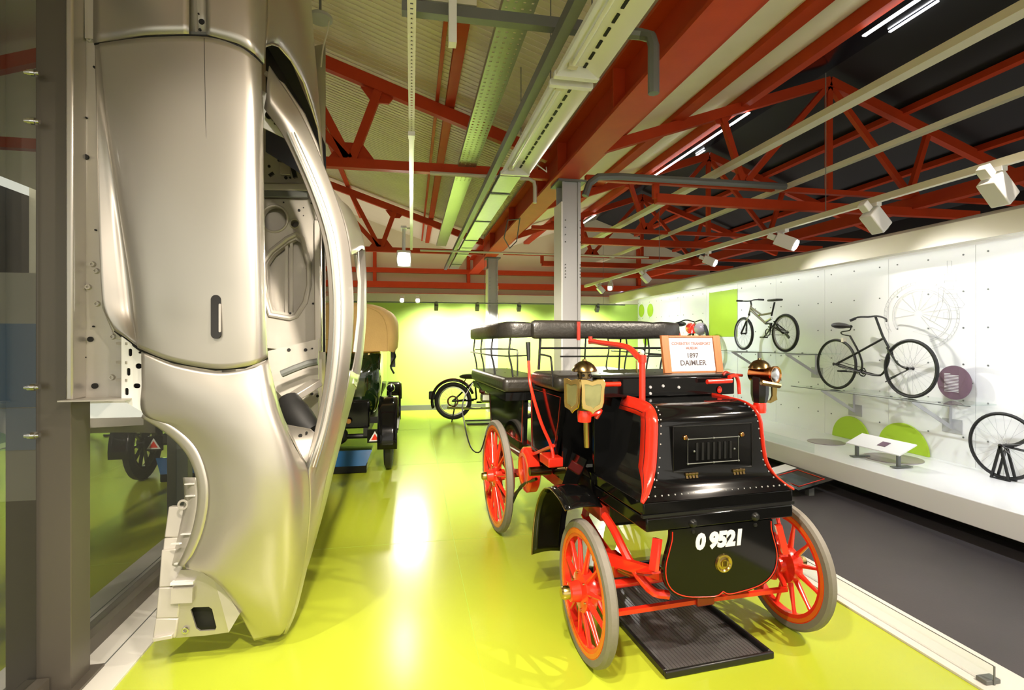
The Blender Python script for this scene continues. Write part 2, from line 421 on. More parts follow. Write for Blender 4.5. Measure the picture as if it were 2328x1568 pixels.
# valley beam
bt = thing('valley_beam', 'deep red steel beam running over the vintage car to the column', 'beam', (VX, 0, 3.35))
MB().b2((-0.13, -5, 0), (0.13, 14.3, 0.03)).build('lower_flange', 'red_steel', bt)
MB().b2((-0.02, -5, 0.0305), (0.02, 14.3, 0.36)).build('web', 'red_steel', bt)
MB().b2((-0.13, -5, 0.361), (0.13, 14.3, 0.39)).build('upper_flange', 'red_steel', bt)
for yy in (2.2, 3.9, 5.5, 6.4, 8.4, 10.5): MB().b2((-0.12, yy, 0.031), (-0.021, yy + 0.015, 0.36)).build('stiffener', 'red_steel', bt)
for yy in (3.55,): MB().plate([[(0.02, yy, 0.03), (0.24, yy, 0.30), (0.02, yy, 0.30)]], (0, 0.04, 0)).build('bracket', 'red_steel', bt)
def purlin(x, dz, w, h, lab, m='red_steel', y0=-5, y1=14.4):
    z = chord_z(x) + dz
    return tag(MB().b2((x - w / 2, y0, z - h / 2), (x + w / 2, y1, z + h / 2)).build('roof_purlin', m), lab, 'purlin', 'red roof purlins')
purlin(0.42, 0.115, 0.10, 0.07, 'thick red purlin left of the perforated cable tray')
purlin(0.28, 0.10, 0.035, 0.04, 'slim red rod beside the thick purlin')
purlin(-1.3, 0.115, 0.08, 0.06, 'red purlin behind the hanging silver body')
purlin(3.15, 0.10, 0.15, 0.08, 'red purlin across the cream lining right of the valley beam')
purlin(2.45, 0.115, 0.10, 0.06, 'red purlin closest to the valley beam on its right')
purlin(4.04, 0.06, 0.10, 0.14, 'red purlin along the edge of the black rooflight')
purlin(6.4, 0.09, 0.10, 0.08, 'dark red purlin beyond the rooflight')
purlin(7.6, 0.09, 0.10, 0.08, 'dark red purlin furthest right under the dark lining')
tag(MB().b2((6.5, -5, 3.30), (6.62, 14.4, 3.46)).build('valley_beam', 'red_steel'), 'red steel beam behind the spotlight track', 'beam')
# bright light slots along the rooflight
for i, (u0, v0, u1, v1) in enumerate(((1482, 401, 1655, 285), (1658, 283, 1700, 255), (1960, 73, 2085, -12), (2110, -28, 2300, -150), (1312, 516, 1352, 488))):
    Xg = 4.10; a = AX(u0, v0, Xg); b = AX(u1, v1, Xg); zz = 4.39
    tag(MB().b2((Xg, a.y, zz), (Xg + 0.035, b.y, zz + 0.012)).build('light_slot', 'led_glow'),
        ('bright slit of light along the rooflight, longest piece near the column', 'short bright slit of light past the red truss', 'bright slit of light at the top edge of the rooflight', 'bright slit of light nearest the viewer', 'small bright slit of light furthest along the rooflight')[i], 'light')
for i, (u0, v0, u1, v1) in enumerate(((2020, 105, 2130, 30), (2148, 20, 2185, -4), (1582, 368, 1600, 360), (1530, 402, 1555, 388))):
    Xg = 4.75
    for _ in range(30): a = AX(u0, v0, Xg); Xg += (a.z - (chord_z(Xg) + 0.138)) * -0.6; Xg = min(max(Xg, 4.15), 5.2)
    a = AX(u0, v0, Xg); b = AX(u1, v1, Xg); zz = chord_z(Xg) + 0.13
    tag(MB().b2((Xg, a.y, zz), (Xg + 0.03, b.y, zz + 0.012)).build('light_slot', 'led_glow'),
        ('long thin light streak in the black rooflight', 'short light streak at the upper end of the black rooflight', 'tiny light streak in the middle of the rooflight', 'tiny light streak just above the grey conduit')[i], 'light')
# columns
def column(x, y, lab, top=3.35):
    t = thing('steel_column', lab, 'column', (x, y, 0), group='grey steel columns')
    MB().b2((-0.105, -0.13, 0), (0.105, -0.11, top)).build('flange', 'grey_paint', t)
    MB().b2((-0.105, 0.11, 0), (0.105, 0.13, top)).build('flange', 'grey_paint', t)
    MB().b2((-0.012, -0.11, 0), (0.012, 0.11, top)).build('web', 'grey_paint', t)
    MB().b2((-0.125, -0.15, 0), (-0.108, 0.15, top - 0.25)).build('side_cover', 'white_paint', t)
    MB().b2((-0.11, -0.145, 0), (-0.085, -0.131, top)).build('edge_trim', 'grey_paint', t)
    MB().b2((0.07, -0.145, 0), (0.09, -0.131, top)).build('edge_trim', 'grey_paint', t)
    MB().b2((-0.16, -0.17, top - 0.025), (0.16, 0.17, top - 0.001)).build('cap_plate', 'grey_steel', t)
    mb = MB()
    for i in range(9):
        for sx in (-0.075, 0.095): mb.ball((sx, -0.146, 2.55 - 0.0 - i * 0.035 if i > 3 else 2.9 - i * 0.08), 0.008, n=6, m=4)
    mb.build('bolt', 'grey_steel', t, kind='stuff')
    for z in (2.62, 2.02): MB().b2((0.106, -0.05, z), (0.13, 0.03, z + 0.12)).build('clamp', 'copper', t)
    return t
column(1.745, 5.75, 'grey steel column standing right behind the vintage car')
column(1.745, 11.45, 'grey steel column further back by the green wall')
# ------------------------------------------------------------------ services on the ceiling
def perforated(name, x0, x1, z, y0, y1, lab, m, dx, dy, r, holes_to):
    t = thing(name, lab, 'cable tray', ((x0 + x1) / 2, y0, z))
    W = (x1 - x0) / 2; L = y1 - y0; hl = min(holes_to, y1) - y0
    nx = max(1, int((2 * W - 0.02) / dx)); ny = int(hl / dy)
    mb = MB()
    # perforated strip made as a lattice of solid strips around square holes
    xs = [-W + (2 * W) * (i + .5) / nx for i in range(nx)]
    prev = -W
    for x in xs + [None]:
        nxt = (x - r) if x is not None else W
        mb.b2((prev, 0, -0.001), (nxt, hl, 0.001)); prev = (x + r) if x is not None else W
    for j in range(ny):
        y = hl * (j + .5) / ny; y2 = hl * (j + 1.5) / ny - r if j < ny - 1 else hl
        y1_ = y + r
        for x in xs: mb.b2((x - r, y1_, -0.001), (x + r, y2, 0.001))
    for x in xs: mb.b2((x - r, 0, -0.001), (x + r, hl * .5 / ny - r, 0.001))
    if L > hl + 0.01: mb.b2((-W, hl, -0.001), (W, L, 0.001))
    mb.build('perforated_base', m, t, smooth=0, fix=False)
    for sx in (-1, 1): MB().b2((sx * W - 0.0015, 0, 0), (sx * W + 0.0015, L, 0.05)).build('side_rail', m, t)
    return t
dh = 1.9
perforated('cable_tray', 0.269 * dh, 0.371 * dh, EYE + dh, 0.6, 11.0, 'long perforated galvanised cable tray catching green light', 'galv', 0.038, 0.06, 0.008, 6.4)
tr = perforated('ceiling_track', -0.018, 0.022, EYE + 1.6, 0.5, 9.6, 'white slotted track running straight ahead overhead', 'white_paint', 0.03, 0.04, 0.007, 4.2)
MB().b2((-0.02, 3.7, -0.03), (0.02, 9.1, -0.002)).build('power_rail', 'white_gloss', tr)
for yy in (0.3, 3.0, 6.0, 9.0): MB().tube([(0, yy, 0.0), (0, yy, 1.16)], 0.004, 6).build('suspension_wire', 'grey_steel', tr)
MB().b2((-0.026, 3.66, -0.034), (0.026, 3.74, 0.0)).build('end_cap', 'white_gloss', tr)
# cable trunking tray past the luminaires
t = thing('cable_trunking', 'green lit cable trunking beyond the strip lights', 'trunking', (0.95, 5.05, 3.17))
MB().b2((-0.10, 0, 0), (0.10, 7.0, 0.004)).build('base', 'galv', t)
for sx in (-0.1, 0.1): MB().b2((sx - 0.003, 0, 0.004), (sx + 0.003, 7.0, 0.05)).build('side_rail', 'galv', t)
for i in range(5): MB().b2((-0.11, i * 1.4 + 0.6, -0.01), (0.11, i * 1.4 + 0.64, -0.001)).build('strap', 'grey_steel', t)
tag(MB().b2((0.76, 0.5, 3.20), (0.82, 12.5, 3.27)).build('cable_duct', 'grey_steel'), 'dark grey conduit running beside the strip lights', 'conduit')
def luminaire(y0, y1, lab):
    t = thing('strip_light', lab, 'ceiling light', (0.97, y0, 3.15), group='twin reflector strip lights')
    L = y1 - y0; prof = [(-0.13, 0), (-0.135, 0.02), (-0.05, 0.075), (0.05, 0.075), (0.135, 0.02), (0.13, 0), (0.127, 0.006), (0.045, 0.066), (-0.045, 0.066), (-0.127, 0.006)]
    MB().plate([[(x, 0.04, z) for x, z in prof]], (0, L - 0.08, 0)).build('reflector', 'white_gloss', t)
    for yy in (0, L - 0.04): MB().plate([[(-0.14, yy, -0.004), (-0.14, yy, 0.03), (-0.06, yy, 0.085), (0.06, yy, 0.085), (0.14, yy, 0.03), (0.14, yy, -0.004)]], (0, 0.04, 0)).build('end_cap', 'white_gloss', t, bevel=0.006)
    MB().tube([(-0.045, 0.07, 0.035), (-0.045, L - 0.07, 0.035)], 0.013, 10).build('lamp_tube', 'white_gloss', t)
    for i in range(int(L / 0.12)): MB().b2((0.035, 0.14 + i * 0.12, 0.058), (0.052, 0.14 + i * 0.12 + 0.075, 0.0655)).build('slot', 'black_gap', t)
    for yy in (0.1, L - 0.1): MB().b2((-0.075, yy - 0.02, 0.02), (-0.02, yy + 0.02, 0.065)).build('tube_holder', 'cream_paint', t)
    for yy in (0.5, L - 0.3): MB().tube([(0, yy, 0.08), (0, yy, 0.9)], 0.004, 6).build('hanger', 'grey_steel', t)
    return t
luminaire(0.9, 3.05, 'white strip light with slotted reflector, nearest of the pair')
luminaire(3.12, 4.95, 'white strip light with slotted reflector, further of the pair')
def conduit(pts, r, lab, m='grey_steel', name='conduit', n=8, cat='conduit'):
    return tag(MB().tube(pts, r, n).build(name, m), lab, cat)
# cross unistrut at the top, elbow pipes
tag(MB().b2((-0.05, 2.86, 3.34), (1.2, 2.92, 3.40)).build('support_channel', 'grey_steel'), 'dark grey steel channel crossing above the strip light', 'channel')
tag(MB().b2((-0.02, 2.86, 3.41), (0.35, 2.93, 3.44)).build('support_channel', 'cream_paint'), 'pale channel crossing at the head of the slotted track', 'channel')
tag(MB().b2((0.19, 2.72, 3.12), (0.23, 2.78, 3.60)).build('hanger_plate', 'white_gloss'), 'white hanging plate beside the slotted track', 'bracket')
conduit([(1.15, 2.89, 3.37), (1.30, 2.85, 3.35), (1.34, 2.80, 3.31), (1.345, 2.78, 3.25), (1.345, 2.78, 2.98)], 0.032, 'dark grey elbow pipe dropping beside the red beam')
conduit([(0.2, 5.80, 3.39), (1.30, 5.80, 3.39), (1.36, 5.80, 3.36), (1.37, 5.80, 3.3), (1.37, 5.80, 3.12)], 0.022, 'cream conduit under the truss tie with a dropping end', 'cream_paint')
conduit([(1.9, 5.62, 3.18), (1.95, 5.62, 3.32), (2.05, 5.62, 3.40), (2.3, 5.62, 3.42), (4.42, 5.62, 3.42)], 0.04, 'grey pipe bending off the column towards the right')
conduit([(1.82, 3.0, 3.72), (2.4, 3.0, 3.82), (3.3, 3.1, 4.02)], 0.03, 'dark grey pipe under the cream lining at the top')
conduit([(0.15, 9.3, 3.12), (4.4, 9.3, 3.12)], 0.018, 'thin cream rod crossing the hall behind the column', 'cream_paint')
conduit([(1.32, 5.1, 3.3), (1.30, 5.0, 3.22), (1.18, 5.0, 3.30), (1.08, 4.9, 3.22)], 0.006, 'thin white cable looping at the end of the strip light', 'white_paint', 'cable', 6, 'cable')
conduit([(1.55, 7.6, 3.345), (1.35, 7.4, 3.28), (1.28, 7.3, 3.0), (1.36, 7.3, 2.86), (1.50, 7.5, 3.0), (1.55, 7.5, 3.345)], 0.008, 'grey cable looping below the far trunking', 'grey_steel', 'cable', 6, 'cable')
tag(MB().b2((3.595, -2, 3.57), (3.705, 13, 3.63)).build('cable_trunking', 'cream_paint'), 'cream cable trunking nearest the black rooflight', 'trunking')
tag(MB().b2((2.43 * 1.85 - 0.03, -2, 3.42), (2.43 * 1.85 + 0.03, 13, 3.47)).build('cable_trunking', 'cream_paint'), 'slim cream cable trunking between the rooflight and the spotlight track', 'trunking')
# round ceiling fitting with a dangling cord
t = thing('ceiling_fitting', 'round grey ceiling fitting with a dangling pale cord', 'ceiling fitting', AY(728, 45, 4.0))
MB().lathe([(0.0, 0.03), (0.075, 0.03), (0.085, 0.02), (0.085, 0.0), (0.0, -0.004)], (0, 0, 0), (0, 0, 1), 24).build('disc', 'grey_paint', t)
MB().tube([(0, 0, 0.03), (0, 0, 0.6)], 0.01, 6).build('drop_rod', 'grey_steel', t)
MB().tube(smooth_path([(0.06, 0, 0), (0.05, 0, -0.08), (0.02, 0, -0.2), (0.005, 0, -0.34)], 12), 0.006, 6).build('cord', 'cream_paint', t)
# ------------------------------------------------------------------ spotlights
def spotlight(loc, aim, lab, energy=0, color=WARM, lit=False, angle=50, blend=0.6, size=1.0, m='white_gloss', hang=0.10, boxy=True, soft=0.05, group='track spotlights', glow='lamp_glow'):
    loc = Vector(loc); t = thing('track_spotlight', lab, 'spotlight', loc, group=group)
    d = (Vector(aim) - loc).normalized(); x = d.cross(Vector((0, 0, 1))); x = x.normalized() if x.length > 1e-3 else Vector((1, 0, 0)); z = x.cross(d)
    R = Matrix((x, d, z)).transposed(); s = size
    MB().b2((-0.02 * s, -0.05 * s, hang - 0.03), (0.02 * s, 0.05 * s, hang)).build('adapter', m, t)
    MB().tube([(0, 0, hang - 0.03), (0, 0, 0.0)], 0.012 * s, 8).build('stem', m, t)
    if boxy: MB().box(d * 0.03 * s, (0.10 * s, 0.17 * s, 0.11 * s), R).build('housing', m, t, bevel=0.008 * s)
    else: MB().lathe([(0.03 * s, -0.07 * s), (0.05 * s, -0.05 * s), (0.055 * s, 0.10 * s), (0.045 * s, 0.10 * s), (0.04 * s, 0.06 * s)], (0, 0, 0), d, 18).build('housing', m, t)
    MB().box(d * -0.10 * s, (0.06 * s, 0.07 * s, 0.05 * s), R).build('gear_box', m, t, bevel=0.006 * s)
    MB().lathe([(0.0, 0.0), (0.042 * s, 0.0), (0.042 * s, 0.006 * s)], d * 0.116 * s, d, 18).build('lens', glow if lit else 'grey_steel', t)
    if energy:
        l = bpy.data.lights.new('lamp', 'SPOT'); l.energy = energy; l.color = color; l.spot_size = math.radians(angle); l.spot_blend = blend; l.shadow_soft_size = soft
        lo = bpy.data.objects.new('lamp', l); COL.objects.link(lo); lo.parent = t; lo.location = d * 0.15 * s
        lo.rotation_euler = d.to_track_quat('-Z', 'Y').to_euler()
    return t
TX, TZ = 3.72, 2.72
trk = thing('spotlight_track', 'cream spotlight track above the dark walkway', 'lighting track', (TX, -2, TZ))
MB().b2((-0.022, 0, -0.02), (0.022, 13, 0.03)).build('rail', 'cream_paint', trk)
for yy in (3.5, 6.2, 9.5): MB().tube([(0, yy, 0.03), (0, yy, 1.3)], 0.004, 6).build('suspension_wire', 'grey_steel', trk)
names = ['white box spotlight at the right end of the track', 'white box spotlight second from the right on the track', 'glowing spotlight third from the right on the track',
         'brightest glowing spotlight in the middle of the track', 'small white spotlight left of the brightest track lamp', 'glowing small spotlight near the far end of the track', 'small spotlight at the far end of the track']
for i, (u, v) in enumerate(((2262, 395), (1985, 476), (1780, 537), (1610, 578), (1466, 622), (1388, 645), (1364, 653))):
    p = AX(u, v, TX); p.z = TZ - 0.13
    aim = (XR, p.y + 0.1, 1.0)
    if i in (2, 3): aim = (XR, p.y - 2.3, 1.15)
    if i == 5: aim = (2.2, p.y - 2.6, 0.7)
    spotlight(p, aim, names[i], energy=(46, 56, 75, 110, 80, 120, 80)[i], color=COOL if i not in (2, 3, 5) else NEUT, lit=i in (2, 3, 5), angle=100 if i not in (2, 3, 5) else 72, blend=1.0, hang=0.11, size=1.15 if i < 3 else 0.9, soft=0.02)
for i, yy in enumerate((2.0, 0.6)):
    spotlight((TX, yy, TZ - 0.13), (XR, yy + 0.9, 1.0), ('white spotlight on the track out of view to the right', 'white spotlight on the track beside the viewer')[i], energy=45, color=COOL, blend=1.0, angle=100, soft=0.03)
# starburst lamp and helpers on the straight track
p = AZ(918, 587, 2.75)
STAR = spotlight(p, (0.05, 0.2, 1.1), 'dazzling spotlight with star shaped glare at the end of the slotted track', energy=25, color=WARM, lit=True, angle=75, hang=EYE + 1.6 - p.z, size=2.0, soft=0.05)
for i, (u, v) in enumerate(((914, 681), (949, 681))):
    q = AY(u, v, 10.9); q.z = 2.395
    spotlight(q, (-0.2 + i * 0.5, 6.0, 0.3), ('small lit spotlight below the starburst lamp, left one', 'small lit spotlight below the starburst lamp, right one')[i], energy=90, lit=True, angle=60, size=0.9, hang=-0.06, glow='lamp_glow_soft')
MB().bar((0, 0, 0.435), (0.11, 0, 0.435), 0.03, 0.02).build('side_arm', 'white_gloss', STAR)
# wall washers on the green wall
for i, u in enumerate((992, 1085, 1180, 1358)):
    q = AY(u, 699, 10.9); q.z = 2.25
    spotlight(q, (q.x, FAR, 1.1), ('small dark wall washer left of the far column', 'small dark wall washer touching the far column', 'small dark wall washer between the two columns', 'small dark wall washer at the right end of the green wall')[i],
              energy=260, color=(1.0, 0.97, 0.84), angle=130, blend=0.9, size=0.8, m='grey_steel', hang=0.065)
# added unseen spots lighting the display floor, on the track above the viewer
LABS = ('added unseen white track spotlight aimed at the hanging silver body', 'added unseen white track spotlight aimed at the vintage car', 'added unseen white track spotlight aimed at the middle of the aisle',
        'added unseen white track spotlight aimed at the far green floor', 'added unseen white track spotlight bouncing floor light onto the silver tail', 'added unseen white track spotlight aimed at the far green car')
for i, (x, yy, aim, e, an) in enumerate(((0.0, 1.75, (-1.1, 2.7, 1.7), 48, 80), (0.0, 0.7, (1.5, 2.6, 0.6), 220, 75), (0.0, 1.45, (0.3, 4.6, 0.0), 130, 80), (0.0, 1.15, (0.2, 8.6, 0.0), 650, 55), (0.0, 0.2, (-0.7, 1.4, 0.0), 300, 80), (0.0, -0.2, (-0.9, 7.0, 1.0), 200, 40))):
    spotlight((x, yy, 3.02), aim, LABS[i], energy=e, color=WARM if i else (1.0, 0.90, 0.76), angle=an, hang=0.185)
for i, (x, yy, aim, e) in enumerate(((3.65, 0.6, (1.5, 2.6, 0.5), 380), (3.65, 1.6, (1.6, 4.6, 0.5), 240))):  # unseen lamps added to throw the vintage car's shadow towards the aisle
    spotlight((x, yy, 3.39), aim, ('added unseen white spotlight above the walkway beside the viewer', 'added unseen white spotlight above the walkway level with the vintage car')[i], energy=e, color=WARM, angle=80, hang=0.175, soft=0.03)
spotlight((-1.45, 0.9, 3.18), (-0.45, 3.1, 0.0), 'unseen white spotlight added to cast the tail shadow', energy=170, color=WARM, angle=36, hang=0.13, soft=0.03)  # unseen lamp added by the head rail to cast the shell's tail shadow
# ------------------------------------------------------------------ glass partition with steel posts (left)
PARTS = ((-1.2, 2.69, 'reflective glass partition left of the broad steel post'), (2.86, 4.11, 'reflective glass partition seen through the wheel arch of the silver body'), (4.21, 11.88, 'long reflective glass partition running back behind the silver body'))
for y0, y1, lab in PARTS:
    gp = thing('glass_partition', lab, 'glass partition', (-1.6, y0, 0), group='glass partition bays'); W_ = y1 - y0
    n_ = max(1, round(W_ / 3)); 
    for k in range(n_): MB().b2((-0.04, W_ * k / n_ + 0.004, 0.09), (-0.028, W_ * (k + 1) / n_ - 0.004, 3.3)).build('glass_pane', 'partition_glass', gp, smooth=0)
    MB().b2((-0.07, 0, 0.013), (0.02, W_, 0.09)).build('base_channel', 'post_steel', gp)
    MB().b2((-0.07, 0, 3.3), (0.02, W_, 3.4)).build('head_rail', 'post_steel', gp)
    for k in range(1, n_): MB().b2((-0.06, W_ * k / n_ - 0.015, 0.09), (0.0, W_ * k / n_ + 0.015, 3.3)).build('mullion', 'grey_steel', gp)
    if y0 < 0:
        for v in (165, 275, 880, 990):
            q = AX(66, v, -1.64) - Vector((-1.6, y0, 0))
            MB().lathe([(0.016, -0.002), (0.016, 0.014), (0.010, 0.016), (0.010, 0.028)], (q.x + 0.012, q.y, q.z), (1, 0, 0), 14).build('glass_bolt', 'chrome', gp)
po = thing('steel_post', 'broad brushed steel post carrying the hanging silver car body', 'post', (-1.57, 2.7725, 0))
MB().b2((-0.07, -0.0725, 0.013), (0.07, 0.0725, 4.6)).build('shaft', 'post_steel', po, bevel=0.004)
MB().b2((-0.11, -0.11, 0.0125), (0.11, 0.11, 0.025)).build('foot_plate', 'post_steel', po)
tag(MB().b2((-1.64, 4.12, 0.013), (-1.56, 4.20, 4.6)).build('steel_post', 'grey_steel', bevel=0.003), 'darker steel post behind the wheel arch of the silver body', 'post')
# ------------------------------------------------------------------ silver body shell standing on its tail
sh = thing('car_body_shell', 'bare silver coupe body shell hung upright with its tail on the floor', 'car body', (0, 0, 0))
def S(P): return [AY(*p) for p in P]
def panel(curves, name, n=40, m=24, mt='shell_silver', solid=0.006, parent=None):
    return MB().grid(loft([S(c) for c in curves], n, m)).build(name, mt, parent or sh, smooth=60, solid=solid)
# door (between the two shut lines)
door = panel([
    [(217, 104, 2.735), (221, 300, 2.722), (224, 500, 2.712), (230, 650, 2.708), (238, 705, 2.71), (262, 752, 2.72)],
    [(224, 102, 2.72), (236, 300, 2.722), (255, 500, 2.728), (268, 640, 2.732), (276, 710, 2.728), (290, 770, 2.70)],
    [(229, 100, 2.70), (247, 300, 2.712), (276, 510, 2.737), (296, 650, 2.743), (304, 722, 2.735), (313, 786, 2.686)],
    [(236, 98, 2.688), (255, 300, 2.68), (288, 520, 2.666), (309, 660, 2.660), (316, 732, 2.664), (322, 794, 2.672)],
    [(330, 86, 2.645), (345, 300, 2.632), (370, 520, 2.628), (385, 660, 2.63), (390, 740, 2.64), (395, 822, 2.648)],
    [(465, 84, 2.615), (468, 300, 2.604), (480, 520, 2.60), (490, 660, 2.605), (492, 750, 2.615), (490, 838, 2.625)],
    [(540, 105, 2.605), (545, 300, 2.596), (550, 520, 2.594), (553, 660, 2.60), (555, 760, 2.606), (556, 833, 2.615)],
    [(575, 128, 2.62), (580, 300, 2.612), (584, 520, 2.610), (587, 660, 2.615), (588, 760, 2.62), (588, 824, 2.63)],
    [(594, 146, 2.68), (597, 300, 2.68), (600, 520, 2.68), (602, 660, 2.68), (605, 760, 2.685), (608, 812, 2.69)],
], 'door_skin', 60, 44)
# handle recess
def pill(u0, v0, u1, v1, Y, name, mt, parent, r=None, ext=0.02):
    a, b = AY(u0, v0, Y), AY(u1, v1, Y); c = (a + b) / 2; W, Hh = abs(b.x - a.x), abs(b.z - a.z)
    return MB().plate([[(x, Y, z) for x, z in rrect(c.x, c.z, W, Hh, (r or min(W, Hh) * .499), 5)]], (0, ext, 0)).build(name, mt, parent)
pill(479, 670, 502, 770, 2.5985, 'handle_recess', 'black_gap', door, ext=0.012)
pill(497, 690, 502, 755, 2.5965, 'handle_lip', 'shell_silver', door, ext=0.004)
# waist feature line above and the small bracket slot at the top
MB().tube(S([(464, 86, 2.6115), (467, 250, 2.6025), (472, 420, 2.5995)]), 0.0012, 5).build('waist_crease', 'black_gap', door)
# front wing (above the upper shut line)
def up(P):
    return P
wing = panel([
    [(213, 98, 2.74), (214, -60, 2.74), (220, -240, 2.76), (235, -420, 2.80)],
    [(330, 80, 2.645), (330, -60, 2.65), (335, -240, 2.68), (345, -420, 2.72)],
    [(430, 77, 2.617), (430, -60, 2.622), (430, -240, 2.65), (435, -420, 2.69)],
], 'front_wing', 24, 14)
panel([
    [(470, 79, 2.612), (468, -60, 2.616), (468, -240, 2.64), (470, -420, 2.68)],
    [(540, 99, 2.604), (540, -60, 2.606), (540, -240, 2.63), (540, -420, 2.67)],
    [(578, 122, 2.622), (577, -60, 2.62), (576, -240, 2.64), (575, -420, 2.69)],
    [(600, 145, 2.70), (606, 40, 2.70), (606, -200, 2.72), (604, -420, 2.78)],
], 'front_wing', 24, 20)
panel([[(430, 77, 2.66), (430, -60, 2.66), (430, -420, 2.72)], [(470, 79, 2.65), (468, -60, 2.65), (470, -420, 2.71)]], 'lamp_slot', 12, 4, 'shell_inner')
MB().tube(S([(447, 80, 2.645), (447, -420, 2.70)]), 0.006, 6).build('slot_rail', 'shell_inner', sh)
MB().bar(AY(432, 76, 2.64), AY(470, 78, 2.64), 0.012, 0.012).build('slot_rail', 'grey_steel', sh)
for u, v, r in ((459, 50, 0.013), (455, 68, 0.006), (452, 32, 0.004)):
    MB().lathe([(r, -0.004), (r, 0.006)], AY(u, v, 2.648), (0, 1, 0), 12).build('hole', 'black_gap', sh)
# shut line gaskets
MB().tube(S([(262, 752, 2.735), (292, 776, 2.715), (318, 795, 2.69), (395, 824, 2.655), (490, 840, 2.635), (556, 835, 2.625), (608, 814, 2.70)]), 0.006, 6).build('shut_line', 'black_gap', sh)
MB().tube(S([(215, 101, 2.75), (330, 83, 2.655), (430, 80, 2.628), (470, 81, 2.623), (540, 102, 2.615), (577, 125, 2.632), (597, 146, 2.70)]), 0.004, 6).build('shut_line', 'black_gap', sh)
# rear quarter with wheel arch and tail
quarter = panel([
    [(322, 800, 2.685), (323, 870, 2.685), (326, 940, 2.69), (392, 968, 2.68), (445, 1016, 2.665), (470, 1080, 2.655), (474, 1140, 2.655), (462, 1205, 2.67), (440, 1258, 2.70), (421, 1288, 2.73), (462, 1300, 2.74), (503, 1332, 2.76), (535, 1375, 2.80), (578, 1455, 2.89)],
    [(395, 829, 2.66), (405, 880, 2.645), (440, 940, 2.632), (480, 990, 2.622), (512, 1050, 2.62), (525, 1110, 2.62), (525, 1170, 2.63), (515, 1230, 2.65), (505, 1280, 2.675), (515, 1320, 2.70), (540, 1360, 2.74), (565, 1400, 2.80), (590, 1430, 2.85), (597, 1450, 2.89)],
    [(490, 846, 2.638), (505, 900, 2.612), (535, 960, 2.60), (565, 1020, 2.598), (585, 1080, 2.60), (592, 1140, 2.61), (590, 1200, 2.625), (585, 1250, 2.65), (583, 1300, 2.68), (590, 1340, 2.71), (600, 1375, 2.75), (610, 1405, 2.80), (612, 1430, 2.85), (612, 1446, 2.89)],
    [(556, 840, 2.628), (575, 900, 2.61), (605, 960, 2.61), (628, 1020, 2.615), (645, 1080, 2.625), (650, 1140, 2.64), (648, 1200, 2.66), (642, 1260, 2.69), (638, 1310, 2.72), (638, 1350, 2.75), (638, 1385, 2.79), (635, 1415, 2.83), (630, 1435, 2.87), (624, 1444, 2.895)],
    [(592, 828, 2.645), (607, 880, 2.645), (628, 940, 2.655), (655, 1010, 2.67), (676, 1080, 2.69), (682, 1150, 2.715), (678, 1220, 2.74), (671, 1280, 2.765), (663, 1330, 2.79), (657, 1370, 2.82), (650, 1400, 2.85), (643, 1425, 2.87), (637, 1437, 2.89), (632, 1443, 2.90)],
    [(609, 818, 2.70), (622, 880, 2.72), (640, 945, 2.75), (668, 1015, 2.79), (697, 1064, 2.82), (703, 1130, 2.84), (699, 1210, 2.86), (690, 1275, 2.88), (680, 1325, 2.89), (670, 1370, 2.90), (660, 1400, 2.905), (650, 1424, 2.91), (642, 1436, 2.915), (636, 1443, 2.92)],
], 'rear_quarter', 90, 44)
# roof rail + C pillar
panel([
    [(601, 246, 2.90), (650, 320, 2.92), (702, 440, 2.94), (735, 545, 2.94), (747, 650, 2.94), (748, 745, 2.94), (742, 830, 2.93), (732, 905, 2.92), (715, 985, 2.90), (697, 1062, 2.86), (702, 1130, 2.87), (696, 1210, 2.89), (686, 1280, 2.90), (665, 1380, 2.92), (645, 1440, 2.94)],
    [(605, 222, 2.87), (657, 300, 2.89), (712, 425, 2.91), (748, 535, 2.91), (762, 645, 2.91), (763, 745, 2.91), (757, 830, 2.90), (745, 910, 2.89), (728, 990, 2.88), (706, 1062, 2.855), (708, 1130, 2.875), (702, 1210, 2.895), (690, 1280, 2.91), (668, 1380, 2.93), (647, 1440, 2.95)],
    [(607, 190, 2.88), (668, 280, 2.90), (726, 400, 2.92), (766, 525, 2.92), (780, 640, 2.92), (781, 750, 2.92), (773, 840, 2.91), (760, 920, 2.90), (744, 1000, 2.90), (726, 1070, 2.91), (720, 1140, 2.93), (709, 1215, 2.95), (694, 1285, 2.96), (671, 1382, 2.97), (649, 1440, 2.98)],
    [(612, 150, 2.95), (685, 262, 2.97), (745, 400, 2.99), (787, 525, 3.0), (801, 640, 3.0), (802, 750, 3.0), (793, 845, 3.0), (779, 930, 3.0), (761, 1010, 3.0), (742, 1080, 3.0), (729, 1145, 3.0), (714, 1220, 3.01), (698, 1288, 3.02), (674, 1384, 3.02), (651, 1440, 3.02)],
], 'roof_rail', 80, 26)
K1 = [(657, 300, 2.89), (712, 425, 2.91), (748, 535, 2.91), (762, 645, 2.91), (763, 745, 2.91), (757, 830, 2.90), (745, 910, 2.89), (728, 990, 2.88), (706, 1062, 2.855)]
for du, mt_ in ((-4, 'grey_steel'), (6, 'shell_inner'), (12, 'grey_steel')):
    MB().tube([cr(S([(u + du, v, y - 0.010) for u, v, y in K1]), k / 40) for k in range(41)], 0.0035, 6).build('rail_groove', mt_, sh)
# inner A pillar rails beside the windscreen
MB().tube(S([(603, 165, 3.0), (640, 195, 3.02), (685, 262, 3.05), (715, 330, 3.06), (738, 400, 3.08)]), [0.012, 0.02, 0.022, 0.02, 0.012], 8).build('screen_pillar', 'shell_silver', sh)
